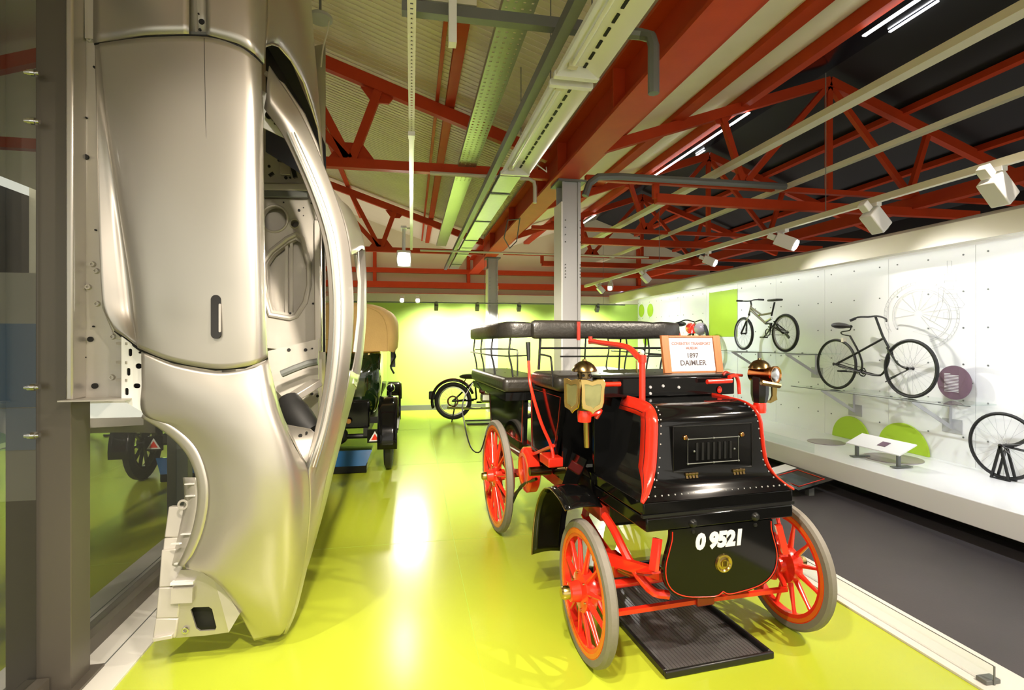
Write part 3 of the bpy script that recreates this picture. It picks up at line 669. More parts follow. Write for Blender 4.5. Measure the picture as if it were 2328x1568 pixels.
# bonnet and scuttle edge at the top
panel([
    [(601, 104, 2.76), (607, 60, 2.78), (609, -60, 2.80), (609, -240, 2.84), (606, -420, 2.90)],
    [(634, 104, 2.88), (640, 50, 2.90), (644, -60, 2.92), (644, -240, 2.98), (640, -420, 3.06)],
    [(690, 185, 3.02), (685, 80, 3.05), (680, -60, 3.08), (674, -240, 3.16), (665, -420, 3.26)],
    [(723, 290, 3.22), (712, 120, 3.25), (702, -40, 3.30), (694, -240, 3.40), (680, -420, 3.5)],
    [(737, 400, 3.45), (722, 200, 3.5), (706, 0, 3.55), (694, -240, 3.6), (680, -420, 3.7)],
], 'bonnet', 24, 30)
MB().tube(S([(601, 106, 2.76), (618, 100, 2.80), (634, 106, 2.88), (662, 138, 2.95), (690, 187, 3.02), (723, 292, 3.22), (737, 402, 3.45)]), 0.005, 6).build('scuttle_edge', 'shell_silver', sh)
MB().tube(S([(661, -60, 2.99), (664, 20, 2.985), (669, 75, 2.99)]), 0.004, 6).build('bonnet_gap', 'black_gap', sh)
# black sheet standing in for the unlit interior behind the windscreen wedge
MB().plate([S([(604, 100, 3.6), (650, 110, 3.6), (740, 330, 3.9), (742, 430, 4.0), (604, 345, 3.6)])], (0, 0.01, 0)).build('interior_shade', 'black_satin', sh)
# header panel, far roof rail, rear deck (beyond the roof opening)
OUT = [(746, 438, 3.05), (772, 450, 3.5), (800, 485, 3.95), (820, 530, 4.0), (830, 600, 4.0), (833, 680, 4.0), (828, 770, 4.0), (816, 850, 4.0), (800, 905, 3.98)]
panel([
    [(738, 400, 3.0), (765, 460, 3.0), (787, 525, 3.01), (796, 580, 3.02)],
    [(748, 418, 3.3), (780, 465, 3.3), (802, 520, 3.3), (812, 572, 3.3)],
    [(750, 432, 3.7), (788, 470, 3.7), (812, 520, 3.7), (822, 565, 3.7)],
    [(750, 440, 4.0), (794, 472, 4.0), (820, 525, 4.0), (829, 568, 4.0)],
], 'roof_header', 14, 14)
panel([
    [(812, 560, 3.92), (816, 640, 3.92), (814, 730, 3.92), (806, 810, 3.92), (795, 860, 3.90)],
    [(822, 560, 3.96), (826, 640, 3.96), (824, 740, 3.96), (814, 825, 3.96), (803, 875, 3.94)],
    [(829, 560, 4.02), (833, 640, 4.02), (831, 740, 4.02), (820, 840, 4.02), (809, 885, 4.0)],
], 'roof_rail', 24, 8)
MB().tube(S([(808, 578, 3.6), (817, 640, 3.7), (815, 720, 3.7), (806, 800, 3.7)]), 0.012, 6).build('roof_bow', 'shell_inner', sh)
panel([
    [(796, 842, 3.02), (780, 925, 3.02), (762, 1010, 3.02), (742, 1082, 3.02), (728, 1150, 3.02), (712, 1225, 3.03), (696, 1290, 3.03)],
    [(806, 848, 3.4), (790, 920, 3.35), (772, 1000, 3.3), (752, 1075, 3.25), (736, 1145, 3.2), (716, 1222, 3.15), (698, 1288, 3.1)],
    [(816, 852, 4.0), (800, 912, 3.9), (780, 985, 3.75), (760, 1062, 3.6), (741, 1140, 3.45), (719, 1220, 3.3), (700, 1284, 3.15)],
], 'rear_deck', 30, 16)
MB().tube(S([(815, 852, 3.98), (798, 912, 3.88), (778, 985, 3.73), (758, 1062, 3.58), (739, 1140, 3.43), (716, 1222, 3.28), (697, 1286, 3.13)]), 0.008, 6).build('deck_flange', 'shell_inner', sh)
MB().bar(AY(800, 862, 3.35), AY(808, 872, 3.9), 0.02, 0.05).build('deck_brace', 'shell_inner', sh)
# sill and inner sill plate
def holes(lst, Y, parent, name='hole'):
    for u, v, r in lst: MB().lathe([(r, -0.006), (r, 0.004)], AY(u, v, Y), (0, 1, 0), 14).build(name, 'black_gap', parent)
sill = MB().plate([S([(176, -260, 2.76), (232, -260, 2.76), (232, 700, 2.76), (262, 770, 2.76), (290, 775, 2.76), (288, 905, 2.76), (176, 905, 2.76)])], (0, 0.01, 0)).build('sill_panel', 'shell_inner', sh)
holes([(196, 357, 0.012), (206, 771, 0.012), (216, 877, 0.013), (197, 268, 0.004), (194, 55, 0.004), (213, 742, 0.004), (194, 812, 0.004), (215, 153, 0.005), (218, 523, 0.004)], 2.757, sill)
for u, v in ((199, 6), (198, 45), (202, 88), (208, 600), (216, 615), (198, 652), (218, 690), (254, 765), (252, 858)):
    MB().lathe([(0.014, 0.012), (0.011, 0.0), (0.006, 0.0), (0.006, 0.006)], AY(u, v, 2.748), (0, 1, 0), 12).build('weld_boss', 'shell_inner', sill)
MB().bar(AY(205, -260, 2.752), AY(208, 90, 2.752), 0.045, 0.018, (0, 1, 0)).build('sill_rib', 'shell_inner', sill)
a, b = AY(161, -260, 2.70), AY(161, 908, 2.70); c2 = AY(178, 905, 2.70)
MB().b2((a.x, 2.66, b.z), (c2.x, 2.765, a.z)).build('sill_flange', 'shell_silver', sh, bevel=0.008)
zf = AY(215, 906, 2.70).z
MB().b2((AY(150, 908, 2.70).x, 2.64, zf - 0.006), (AY(300, 908, 2.70).x, 2.775, zf)).build('sill_flange', 'shell_inner', sh)
# perforated bracket by the wheel arch
def on_plane(loop, Y): return [(p[0], Y, p[1]) for p in loop]
def pxr(u, v, w, h, Y, r=None):
    c = AY(u, v, Y); W = w / FPX * Y * 1.0; Hh = h / FPX * Y * 0.93
    return on_plane(rrect(c.x, c.z, W, Hh, r or min(W, Hh) * .45, 3), Y)
Yb = 2.70
hl = [pxr(296, 801, 7, 17, Yb), pxr(319, 801, 8, 5, Yb), pxr(315, 832, 12, 12, Yb), pxr(292, 845, 7, 17, Yb), pxr(311, 877, 13, 11, Yb), pxr(288, 890, 7, 16, Yb)]
MB().plate([S([(276, 765, Yb), (322, 798, Yb), (330, 940, Yb), (276, 908, Yb)])] + hl, (0, 0.006, 0)).build('perforated_bracket', 'white_gloss', sh)
MB().plate([S([(276, 765, 2.74), (330, 798, 2.74), (330, 935, 2.74), (276, 908, 2.74)])], (0, 0.004, 0)).build('bracket_backing', 'black_gap', sh)
for v in (780, 823, 863): MB().bar(AY(266, v, 2.735), AY(290, v + 1, 2.70), 0.01, 0.012).build('bracket_tab', 'shell_inner', sh)
# wheel arch lip and inner liner
arch = [(326, 940), (392, 968), (445, 1016), (470, 1080), (474, 1140), (462, 1205), (440, 1258), (421, 1288)]
ry = [2.69, 2.68, 2.665, 2.655, 2.655, 2.67, 2.70, 2.73]
inner = [(322, 948), (380, 985), (424, 1030), (447, 1085), (450, 1140), (438, 1205), (418, 1258), (404, 1284)]
panel([[(u, v, y) for (u, v), y in zip(arch, ry)], [(u, v, y + 0.012) for (u, v), y in zip(inner, ry)], [((u + a[0]) / 2, (v + a[1]) / 2, y + 0.07) for (u, v), a, y in zip(inner, arch, ry)]], 'arch_lip', 40, 8, 'shell_silver')
panel([[(u, v, y + 0.07) for (u, v), y in zip(inner[3:], ry[3:])], [(u - 14, v, y + 0.10) for (u, v), y in zip(inner[3:], ry[3:])], [(u - 30, v, y + 0.20) for (u, v), y in zip(inner[3:], ry[3:])]], 'arch_liner', 24, 6, 'shell_inner')
for u, v in ((436, 1099), (438, 1126), (427, 1213), (412, 1280), (404, 1235)):
    MB().bar(AY(u - 14, v + 1, 2.77), AY(u + 6, v, 2.73), 0.012, 0.006).build('liner_clip', 'white_gloss', sh)
MB().ring(AY(416, 1147, 2.80), (0, 1, 0), 0.02, 0.006, 18, 6).build('tow_eye', 'shell_inner', sh)
# rear chassis leg and lamp carrier plate at the bottom
Yt = 2.80
car_ = S([(392, 1330, Yt), (410, 1295, Yt), (450, 1296, Yt), (487, 1318, Yt), (505, 1380, Yt), (520, 1437, Yt), (470, 1444, Yt), (395, 1450, Yt)])
carrier = MB().plate([car_, S([(p0, p1, Yt) for p0, p1 in ((433, 1386), (440, 1380), (475, 1379), (482, 1384), (492, 1425), (489, 1432), (455, 1434), (446, 1428))])], (0, 0.01, 0)).build('tail_carrier', 'shell_silver', sh)
MB().plate([S([(428, 1374, 2.84), (496, 1374, 2.84), (500, 1440, 2.84), (436, 1442, 2.84)])], (0, 0.01, 0)).build('carrier_backing', 'black_gap', carrier)
MB().plate([S([(p0, p1, Yt - 0.006) for p0, p1 in ((487, 1318), (505, 1330), (545, 1395), (520, 1437), (505, 1380))])], (0, 0.16, 0)).build('tail_inner_wall', 'shell_inner', sh)
MB().ring(AY(421, 1433, Yt - 0.008), (0, 1, 0), 0.012, 0.005, 16, 6).build('carrier_eye', 'chrome', carrier)
for w0, pts in ((0.055, [(398, 1245, 2.86), (392, 1330, 2.83), (385, 1400, 2.82), (378, 1445, 2.81)]), (0.04, [(412, 1150, 2.90), (402, 1220, 2.88), (398, 1262, 2.86)])):
    q = S(pts)
    for a, b in zip(q, q[1:]): MB().bar(a, b, w0, 0.10, (1, 0, 0)).build('chassis_leg', 'shell_inner', sh, bevel=0.006)
MB().bar(AY(352, 1449, 2.79), AY(396, 1441, 2.79), 0.05, 0.02).build('chassis_foot', 'shell_inner', sh, bevel=0.004)
MB().bar(AY(390, 1325, 2.79), AY(442, 1322, 2.79), 0.03, 0.012).build('chassis_strap', 'white_gloss', sh)
MB().bar(AY(392, 1352, 2.79), AY(440, 1350, 2.79), 0.03, 0.07, (0, 0, 1)).build('chassis_strap', 'shell_inner', sh)
# interior: floor pan, opposite door inner panel, wheel house, braces
MB().b2((-1.42, 2.80, 1.30), (-1.405, 4.30, 3.9)).build('floor_pan', 'shell_inner', sh)
Yi = 4.22
def fi(lst): return S([(u, v, Yi) for u, v in lst])
spk = circ(0, 0, 1, 22)
def px_circ(u, v, r, Y, n=22): return [AY(u + r * math.cos(2 * math.pi * k / n), v + r * math.sin(2 * math.pi * k / n), Y) for k in range(n)]
trap = fi([(609, 640), (607, 600), (622, 578), (655, 552), (672, 544), (685, 552), (690, 575), (697, 600), (698, 645), (690, 680), (672, 708), (660, 712), (620, 705), (612, 680)])
farp = MB().plate([fi([(500, 452), (700, 452), (722, 470), (728, 520), (730, 800), (700, 800), (600, 790), (500, 780)]), px_circ(624, 497, 29, Yi), px_circ(670, 508, 9, Yi), trap], (0, 0.075, 0)).build('inner_door_panel', 'shell_inner', sh)
for uu, vv, rr, tr_ in ((624, 497, 30, 0.010), (670, 508, 10, 0.005)):
    MB().tube(px_circ(uu, vv, rr, Yi - 0.004, 28), tr_, 8, closed=True).build('hole_rim', 'shell_inner', farp)
    MB().grid([px_circ(uu, vv, rr, Yi, 28), px_circ(uu + 3, vv + 4, rr * 0.96, Yi + 0.11, 28)], closed=True).build('hole_wall', 'grey_steel', farp, solid=0.003)  # darker grey stands in for the shade inside the hole
rim = [Vector(p) - Vector((0, 0.012, 0)) for p in trap]
c = sum(rim, Vector()) / len(rim)
MB().tube([c + (p - c) * 1.13 for p in rim], 0.02, 8, closed=True).build('pressed_rim', 'shell_inner', farp)
for x in (652, 663): MB().bar(AY(x, 545, Yi + 0.05), AY(x, 715, Yi + 0.05), 0.018, 0.02).build('door_rib', 'shell_inner', farp)
MB().plate([S([(380, 330, 4.34), (728, 330, 4.34), (732, 960, 4.34), (380, 960, 4.34)])], (0, 0.012, 0)).build('outer_door_skin', 'shell_inner', sh)
holes([(680, 478, 0.010), (687, 555, 0.008), (708, 462, 0.006), (690, 472, 0.004), (676, 715, 0.008), (660, 712, 0.008), (712, 690, 0.008), (697, 610, 0.006), (690, 490, 0.004), (645, 460, 0.005)], Yi - 0.003, farp)
MB().bar(AY(722, 500, 4.18), AY(724, 800, 4.18), 0.05, 0.05).build('belt_rail', 'shell_silver', sh, bevel=0.008)
MB().tube(S([(735, 490, 4.2), (737, 800, 4.2)]), 0.008, 6).build('window_seal', 'black_gap', sh)
# mechanisms above the inner panel
MB().plate([fi([(520, 352), (640, 352), (690, 390), (700, 415), (520, 415)])], (0, 0.03, 0)).build('hinge_panel', 'shell_inner', sh)
for v, h in ((425, 0.05), (440, 0.05)): MB().bar(AY(540, v, 4.17), AY(700, v + 2, 4.17), 0.03, h).build('cross_rail', 'shell_inner' if v == 425 else 'grey_steel', sh, bevel=0.006)
MB().bar(AY(632, 362, 4.16), AY(662, 366, 4.16), 0.03, 0.03).build('hinge_arm', 'black_satin', sh)
MB().bar(AY(662, 366, 4.16), AY(672, 404, 4.16), 0.03, 0.03).build('hinge_arm', 'black_satin', sh)
MB().bar(AY(612, 400, 4.16), AY(622, 393, 4.16), 0.02, 0.02).build('hinge_arm', 'black_satin', sh)
MB().b2(tuple(AY(636, 396, 4.17)), tuple(AY(662, 374, 4.20))).build('hinge_box', 'shell_silver', sh, bevel=0.004)
holes([(612, 378, 0.010), (684, 393, 0.010), (650, 404, 0.012), (683, 424, 0.008), (640, 424, 0.004), (660, 404, 0.008)], Yi - 0.004, sh)
MB().plate([S([(570, 190, 3.02), (604, 210, 3.02), (652, 290, 3.02), (656, 318, 3.02), (598, 290, 3.02), (570, 270, 3.02)])], (0, 0.01, 0)).build('dash_panel', 'white_gloss', sh)
holes([(612, 262, 0.02), (604, 245, 0.006), (620, 272, 0.006), (625, 281, 0.005)], 3.017, sh)
# rear compartment
MB().plate([S([(600, 800, 4.1), (724, 770, 4.1), (724, 870, 4.1), (640, 900, 4.1), (600, 860, 4.1)])], (0, 0.02, 0)).build('rear_side_panel', 'shell_inner', sh)
holes([(657, 795, 0.012), (695, 795, 0.012), (710, 792, 0.006)], 4.097, sh)
MB().tube(S([(640, 850, 3.9), (668, 838, 3.9), (700, 826, 3.9), (722, 822, 3.9)]), 0.025, 8).build('brace_tube', 'grey_steel', sh)
MB().bar(AY(648, 915, 3.6), AY(722, 868, 3.75), 0.10, 0.05).build('cross_brace', 'shell_silver', sh, bevel=0.006)
MB().plate([S([(640, 905, 3.95), (724, 860, 3.95), (724, 960, 3.95), (690, 975, 3.95), (655, 960, 3.95)])], (0, 0.02, 0)).build('rear_side_panel', 'shell_inner', sh)
MB().tube(smooth_path(S([(655, 905, 3.5), (668, 935, 3.45), (690, 965, 3.4), (712, 985, 3.35)]), 12), [0.06 + 0.03 * math.sin(i / 11 * 3.14) for i in range(12)], 14).build('wheel_house', 'rubber', sh)
holes([(709, 895, 0.010), (722, 900, 0.010)], 3.947, sh)
# quarter window base plate
MB().plate([S([(652, 965, 2.99), (706, 975, 2.99), (716, 985, 2.96), (697, 1052, 2.90), (682, 1030, 2.90)])], (0, 0.006, 0)).build('quarter_base', 'shell_silver', sh)
holes([(683, 990, 0.010), (697, 983, 0.006), (692, 1043, 0.006)], 2.955, sh)
# closing panels so that the shell is not see-through from below
MB().grid(loft([S([(609, 818, 2.74), (640, 945, 2.80), (697, 1064, 2.88)]), S([(612, 830, 2.9), (645, 950, 2.95), (700, 1050, 2.98)])], 16, 5)).build('window_reveal', 'shell_silver', sh, smooth=60, solid=0.004)
MB().grid(loft([S([(597, 300, 2.69), (600, 520, 2.69), (604, 760, 2.69), (609, 818, 2.70)]), S([(596, 300, 2.76), (598, 520, 2.76), (601, 760, 2.76), (606, 822, 2.77)])], 16, 4)).build('belt_return', 'shell_silver', sh, smooth=60, solid=0.004)
# far flank (not visible from the front, closes the volume)
MB().grid([[(-1.40, 4.32, z), (-1.1, 4.40, z), (-0.75, 4.38, z), (-0.66, 4.33, z)] for z in (0.9, 1.6, 2.4, 3.2, 3.9)]).build('far_flank', 'shell_silver', sh, smooth=60, solid=0.006)
# ------------------------------------------------------------------ 1897 wagonette
CARX, CARY, CARA = 1.455, 2.57, math.radians(4.5)
car = thing('vintage_car', 'black and red open vintage motor car with spoked wheels and plate O 9521', 'car', (CARX, CARY, 0), CARA)
def CB(mb, name, mt, parent=None, **k): return mb.build(name, mt, parent or car, **k)
X3 = Vector((1, 0, 0))
def wheel(x, y, R, nsp, side, label=None, steer=0):
    # local wheel about axis x, outer face towards side
    T = 0.052
    rim = MB().lathe([(R - 0.085, -0.020), (R - 0.040, -0.024), (R - 0.040, 0.024), (R - 0.085, 0.020), (R - 0.085, -0.020)], (0, 0, 0), X3, 56).build('wheel', 'red_gloss', car, label=label)
    rim.location = (x, y, R); rim.rotation_euler = (0, 0, steer)
    MB().lathe([(R - 0.041, -0.026), (R - 0.012, -T / 2), (R, -0.014), (R, 0.014), (R - 0.012, T / 2), (R - 0.041, 0.026), (R - 0.041, -0.026)], (0, 0, 0), X3, 64).build('tyre', 'grey_rubber', rim)
    for s in (-1, 1):
        MB().rect_ring((s * 0.0235, 0, 0), X3, R - 0.066, R - 0.046, 0.004, 56).build('coach_line', 'orange_line', rim)
    for k in range(nsp):
        a = 2 * math.pi * (k + .5) / nsp; d = Vector((0, math.cos(a), math.sin(a))); t = Vector((0, -math.sin(a), math.cos(a)))
        rows = []
        for q, wd, th in ((0.05, 0.016, 0.020), (0.11, 0.020, 0.020), (R - 0.12, 0.011, 0.015), (R - 0.08, 0.015, 0.016)):
            c = d * q + Vector((side * (0.022 * (1 - q / R)), 0, 0))
            rows.append([c + t * wd * .5 * math.sqrt(2) * math.cos(b) + X3 * th * math.sin(b) * .8 for b in [2 * math.pi * i / 8 for i in range(8)]])
        MB().grid(rows, closed=True).build('spoke', 'red_gloss', rim)
        if k % 2 == 0:
            MB().lathe([(0.0, 0.0), (0.006, 0.0), (0.006, 0.012), (0.0, 0.012)], d * 0.085 + X3 * side * 0.03, X3 * side, 8).build('hub_bolt', 'brass', rim)
    MB().lathe([(0.0, -0.06), (0.045, -0.06), (0.05, -0.03), (0.10, -0.022), (0.105, 0.0), (0.10, 0.03), (0.052, 0.04), (0.045, 0.085), (0.03, 0.09), (0.0, 0.09)], (0, 0, 0), X3 * side, 28).build('hub', 'red_gloss', rim)
    MB().lathe([(0.0, 0.13), (0.024, 0.13), (0.032, 0.12), (0.032, 0.085), (0.024, 0.08), (0.0, 0.08)], (0, 0, 0), X3 * side, 20).build('hub_cap', 'brass', rim)
    return rim
wheel(-0.60, 0, 0.34, 12, -1, 'front wheel nearest the aisle', math.radians(-1.5)); wheel(0.60, 0, 0.34, 12, 1, 'front wheel nearest the walkway', math.radians(-1.5))
wheel(-0.61, 1.84, 0.455, 14, -1, 'larger rear wheel nearest the aisle'); wheel(0.61, 1.84, 0.455, 14, 1, 'larger rear wheel nearest the walkway')
# running gear
CB(MB().tube([(-0.5, 0.02, 0.34), (0.5, 0.02, 0.34)], 0.022, 10), 'front_axle', 'red_gloss')
CB(MB().bar((-0.53, -0.09, 0.255), (-0.02, -0.09, 0.255), 0.028, 0.022), 'tie_bar', 'red_gloss')
CB(MB().bar((-0.02, -0.09, 0.255), (0.53, -0.09, 0.245), 0.024, 0.020), 'tie_bar', 'red_gloss')
CB(MB().bar((-0.04, -0.10, 0.262), (0.06, -0.10, 0.262), 0.04, 0.05), 'tie_bar_joint', 'deep_red', bevel=0.006)
for s in (-1, 1):
    CB(MB().tube([(s * 0.53, -0.08, 0.25), (s * 0.545, -0.02, 0.30), (s * 0.545, 0.0, 0.34)], 0.016, 8), 'steering_arm', 'red_gloss')
    CB(MB().tube([(s * 0.53, 0.01, 0.26), (s * 0.53, 0.01, 0.47)], 0.022, 10), 'king_post', 'red_gloss')
    CB(MB().ball((s * 0.53, 0.01, 0.49), 0.03), 'king_post_cap', 'red_gloss')
    sp = [(s * 0.36, -0.26 + 0.84 * t / 12, 0.42 + 0.11 * (abs(t - 6) / 6) ** 1.6 - 0.02) for t in range(13)]
    for k in range(4):
        q = sp[k:13 - k]; m_ = MB()
        for a, b in zip(q, q[1:]): m_.bar(Vector(a) - Vector((0, 0, 0.011 * k)), Vector(b) - Vector((0, 0, 0.011 * k)), 0.045, 0.009)
        CB(m_, 'spring_leaf', 'red_gloss' if k % 2 == 0 else 'deep_red', smooth=0)
    CB(MB().b2((s * 0.36 - 0.035, 0.10, 0.33), (s * 0.36 + 0.035, 0.22, 0.43)), 'spring_clamp', 'red_gloss', bevel=0.006)
    CB(MB().bar((s * 0.34, -0.24, 0.66), (s * 0.37, -0.255, 0.52), 0.035, 0.03), 'spring_shackle', 'red_gloss')
    CB(MB().bar((s * 0.33, 0.58, 0.62), (s * 0.36, 0.57, 0.50), 0.035, 0.03), 'spring_shackle', 'deep_red')
    # curved dumb irons reaching behind the number panel
    CB(MB().tube(smooth_path([(s * 0.40, 0.35, 0.66), (s * 0.40, 0.12, 0.60), (s * 0.385, -0.05, 0.48), (s * 0.33, -0.16, 0.38), (s * 0.25, -0.19, 0.36)], 16), 0.022, 8), 'dumb_iron', 'red_gloss')
    CB(MB().bar((s * 0.50, 0.08, 0.47), (s * 0.30, -0.20, 0.47), 0.03, 0.05), 'radius_rod', 'red_gloss')
    CB(MB().b2((s * 0.40 - 0.03, 0.2, 0.60), (s * 0.40 + 0.03, 2.45, 0.68)), 'chassis_rail', 'deep_red', bevel=0.005)
    r2 = [(s * 0.50, 1.40 + 0.9 * t / 12, 0.60 - 0.10 * (1 - (abs(t - 6) / 6) ** 1.6)) for t in range(13)]
    m_ = MB()
    for a, b in zip(r2, r2[1:]): m_.bar(a, b, 0.045, 0.03)
    CB(m_, 'rear_spring', 'deep_red', smooth=0)
    CB(MB().lathe([(0.0, -0.045), (0.145, -0.045), (0.165, -0.03), (0.165, 0.03), (0.145, 0.045), (0.0, 0.045)], (s * 0.50, 1.28, 0.63), X3, 32), 'brake_drum', 'red_gloss')
    CB(MB().rect_ring((s * 0.547, 1.28, 0.63), X3, 0.10, 0.125, 0.006, 32), 'drum_line', 'orange_line')
    CB(MB().rect_ring((s * 0.535, 1.84, 0.455), X3, 0.20, 0.235, 0.03, 40), 'sprocket', 'deep_red')
    ch = []
    for k in range(9): a = math.radians(90 + 180 * k / 8); ch.append((s * 0.53, 1.28 + 0.10 * math.cos(a), 0.63 + 0.10 * math.sin(a)))
    for k in range(9): a = math.radians(-90 + 180 * k / 8); ch.append((s * 0.53, 1.84 + 0.24 * math.cos(a), 0.455 + 0.24 * math.sin(a)))
    CB(MB().tube(ch, 0.012, 6, closed=True), 'drive_chain', 'black_satin')
    # front mudguard
    prof = [(0.02, 0.74), (0.12, 0.775), (0.25, 0.785), (0.36, 0.75), (0.45, 0.67), (0.52, 0.55), (0.56, 0.42), (0.58, 0.30)]
    gp_ = [[(s * 0.60 - 0.10 + 0.2 * j / 5, y, z + 0.012 * math.sin(math.pi * j / 5)) for j in range(6)] for y, z in [(p.y, p.z) for p in smooth_path([(0, a, b) for a, b in prof], 22)]]
    gd = CB(MB().grid(gp_), 'mudguard', 'black_gloss', smooth=60, solid=0.008)
    CB(MB().tube([r[0] for r in gp_], 0.005, 6), 'mudguard_bead', 'bronze')
    CB(MB().bar((s * 0.44, 0.30, 0.68), (s * 0.60, 0.30, 0.772), 0.02, 0.012), 'mudguard_stay', 'deep_red')
    # step plate
    CB(MB().b2((s * 0.52 - 0.09, 0.62, 0.34), (s * 0.52 + 0.09, 0.80, 0.355)), 'step_plate', 'red_gloss')
    CB(MB().bar((s * 0.44, 0.71, 0.62), (s * 0.50, 0.71, 0.355), 0.02, 0.03), 'step_iron', 'deep_red')
CB(MB().tube([(-0.56, 1.84, 0.455), (0.56, 1.84, 0.455)], 0.03, 10), 'rear_axle', 'deep_red')
CB(MB().tube([(-0.46, 1.28, 0.63), (0.46, 1.28, 0.63)], 0.022, 10), 'cross_shaft', 'deep_red')
CB(MB().b2((-0.2, 0.55, 0.42), (0.2, 1.15, 0.62)), 'gear_box', 'black_satin', bevel=0.03)
CB(MB().tube(smooth_path([(-0.52, 1.05, 0.62), (-0.56, 1.3, 0.50), (-0.60, 1.45, 0.30), (-0.62, 1.5, 0.20)], 10), 0.012, 6), 'sprag_rod', 'black_satin')
# front box and number panel
CB(MB().b2((-0.42, -0.25, 0.775), (0.42, 0.45, 0.835)), 'front_board', 'black_gloss', bevel=0.006)
CB(MB().b2((-0.41, -0.262, 0.70), (0.41, 0.45, 0.765)), 'front_sill', 'black_gloss', bevel=0.008)
CB(MB().b2((-0.425, -0.256, 0.764), (0.425, -0.235, 0.777)), 'front_moulding', 'black_satin')
for x in (-0.165, 0.185):
    CB(MB().lathe([(0.0, 0.018), (0.012, 0.016), (0.020, 0.006), (0.022, 0.0)], (x, -0.262, 0.722), (0, -1, 0), 14), 'coach_bolt', 'black_satin')
    CB(MB().lathe([(0.0, 0.006), (0.008, 0.006), (0.010, 0.0)], (x, -0.262, 0.682), (0, -1, 0), 10), 'coach_bolt', 'black_satin')
half = [(0.0, 0.372), (0.03, 0.356), (0.08, 0.356), (0.20, 0.372), (0.275, 0.405), (0.315, 0.46), (0.322, 0.535), (0.302, 0.61), (0.288, 0.66), (0.286, 0.70)]
half = [(p.x, p.y) for p in smooth_path([(a, b, 0) for a, b in half], 30)]
outl = [(x, z) for x, z in half] + [(-x, z) for x, z in reversed(half[1:])]
np_ = CB(MB().plate([[(x, -0.262, z) for x, z in outl]], (0, 0.02, 0)), 'number_panel', 'black_gloss')
cz = 0.53
CB(MB().tube([((x) * 0.965, -0.2645, cz + (z - cz) * 0.955) for x, z in [(-a, b) for a, b in reversed(half)][:-1] + half], 0.0026, 6), 'coach_line', 'red_gloss', np_)
RX = Matrix.Rotation(math.pi / 2, 4, 'X')
text('0 9521', 0.098, 'number', 'white_letters', frame_matrix((-0.02, -0.2635, 0.628), (1, 0, 0), (0, 0, 1)), np_, ext=0.0012, off=0.006, shear=0.12, spacing=0.97)
em = CB(MB().lathe([(0.0, 0.012), (0.018, 0.012), (0.02, 0.005), (0.030, 0.003), (0.036, 0.010), (0.042, 0.010), (0.046, 0.0)], (0.003, -0.262, 0.515), (0, -1, 0), 36), 'emblem', 'brass', np_)
for dx, dz, a in ((-0.008, 0.002, 0.3), (0.0, -0.004, 0.0), (0.009, 0.002, -0.3), (0.0, 0.011, 1.57)):
    pass
mb = MB()
for a in (-0.35, 0.0, 0.35): mb.bar((0.003 + 0.012 * math.sin(a) * 2 - 0.004 * math.sin(a), -0.2755, 0.503), (0.003 + 0.02 * math.sin(a), -0.2755, 0.528), 0.004, 0.003)
CB(mb, 'emblem_relief', 'bronze', np_)
# bonnet: bell shaped loft
HB = [(0.835, 0.42, -0.25), (0.862, 0.385, -0.232), (0.90, 0.35, -0.205), (0.95, 0.325, -0.187), (1.0, 0.312, -0.179), (1.1, 0.302, -0.172), (1.17, 0.297, -0.167), (1.215, 0.29, -0.150), (1.245, 0.282, -0.115), (1.262, 0.275, -0.07), (1.27, 0.27, -0.02)]
hb = smooth_path(HB, 34); YB = 0.20
def urow(z, wd, f, r=0.02):
    row = [(-wd, YB + 0.12, z), (-wd, (f + YB) / 2, z), (-wd, f + r, z)]
    for k in range(1, 5):
        a = math.pi / 2 * k / 4; row.append((-wd + r - r * math.cos(a), f + r - r * math.sin(a), z))
    row += [(-wd / 2, f - 0.004, z), (0, f - 0.006, z)]
    return row + [(-p[0], p[1], p[2]) for p in reversed(row[:-1])]
rows = [urow(p.x, p.y, p.z) for p in hb]
bon = CB(MB().grid(rows), 'bonnet', 'black_gloss', smooth=50)
CB(MB().plate([[(x, y, 1.2702) for x, y, z in rows[-1]]], (0, 0, -0.004)), 'bonnet_top', 'black_gloss', bon)
ofr = [(p.y, p.z, p.x) for p in hb]
for s in (-1, 1):
    outer = [(s * (wd + 0.004), f - 0.003, z) for wd, f, z in ofr] + [(s * 0.27, 0.06, 1.276), (s * 0.27, 0.14, 1.278), (s * 0.27, 0.24, 1.279)]
    n = len(outer); inn = []
    for i, (x, y, z) in enumerate(outer):
        t = i / (n - 1)
        if z < 1.19: g = min(1, (z - 0.835) / 0.12); inn.append((s * (abs(x) + 0.006 + 0.016 * g), y + 0.012 + 0.10 * g, z + 0.004))
        else:
            q = min(1, max(0, (y + 0.16) / 0.12)); inn.append((s * (abs(x) + 0.022), y + 0.11 * (1 - q) + 0.005, z - 0.075 * q))
    CB(MB().grid([outer, inn]), 'bonnet_band', 'red_gloss', bon, smooth=60, solid=0.008)
    CB(MB().tube(outer, 0.0045, 6), 'band_bead', 'red_gloss', bon)
    CB(MB().tube([tuple(Vector(a).lerp(Vector(b), 0.7) + Vector((s * 0.005, -0.002, 0))) for a, b in zip(outer, inn)], 0.0016, 5), 'band_line', 'black_satin', bon)
mb = MB()
for k in range(23): mb.ball((-0.385 + 0.77 * k / 22, -0.237, 0.857), 0.0045, n=6, m=4)
for wd, f, z in ofr[6:30:2]:
    for s in (-1, 1): mb.ball((s * (wd - 0.018), f - 0.002, z), 0.004, n=6, m=4)
for k in range(12):
    for s in (-1, 1): mb.ball((s * 0.318, -0.08, 0.93 + k * 0.022), 0.004, n=6, m=4)
CB(mb, 'rivet', 'grey_paint', bon, kind='stuff')
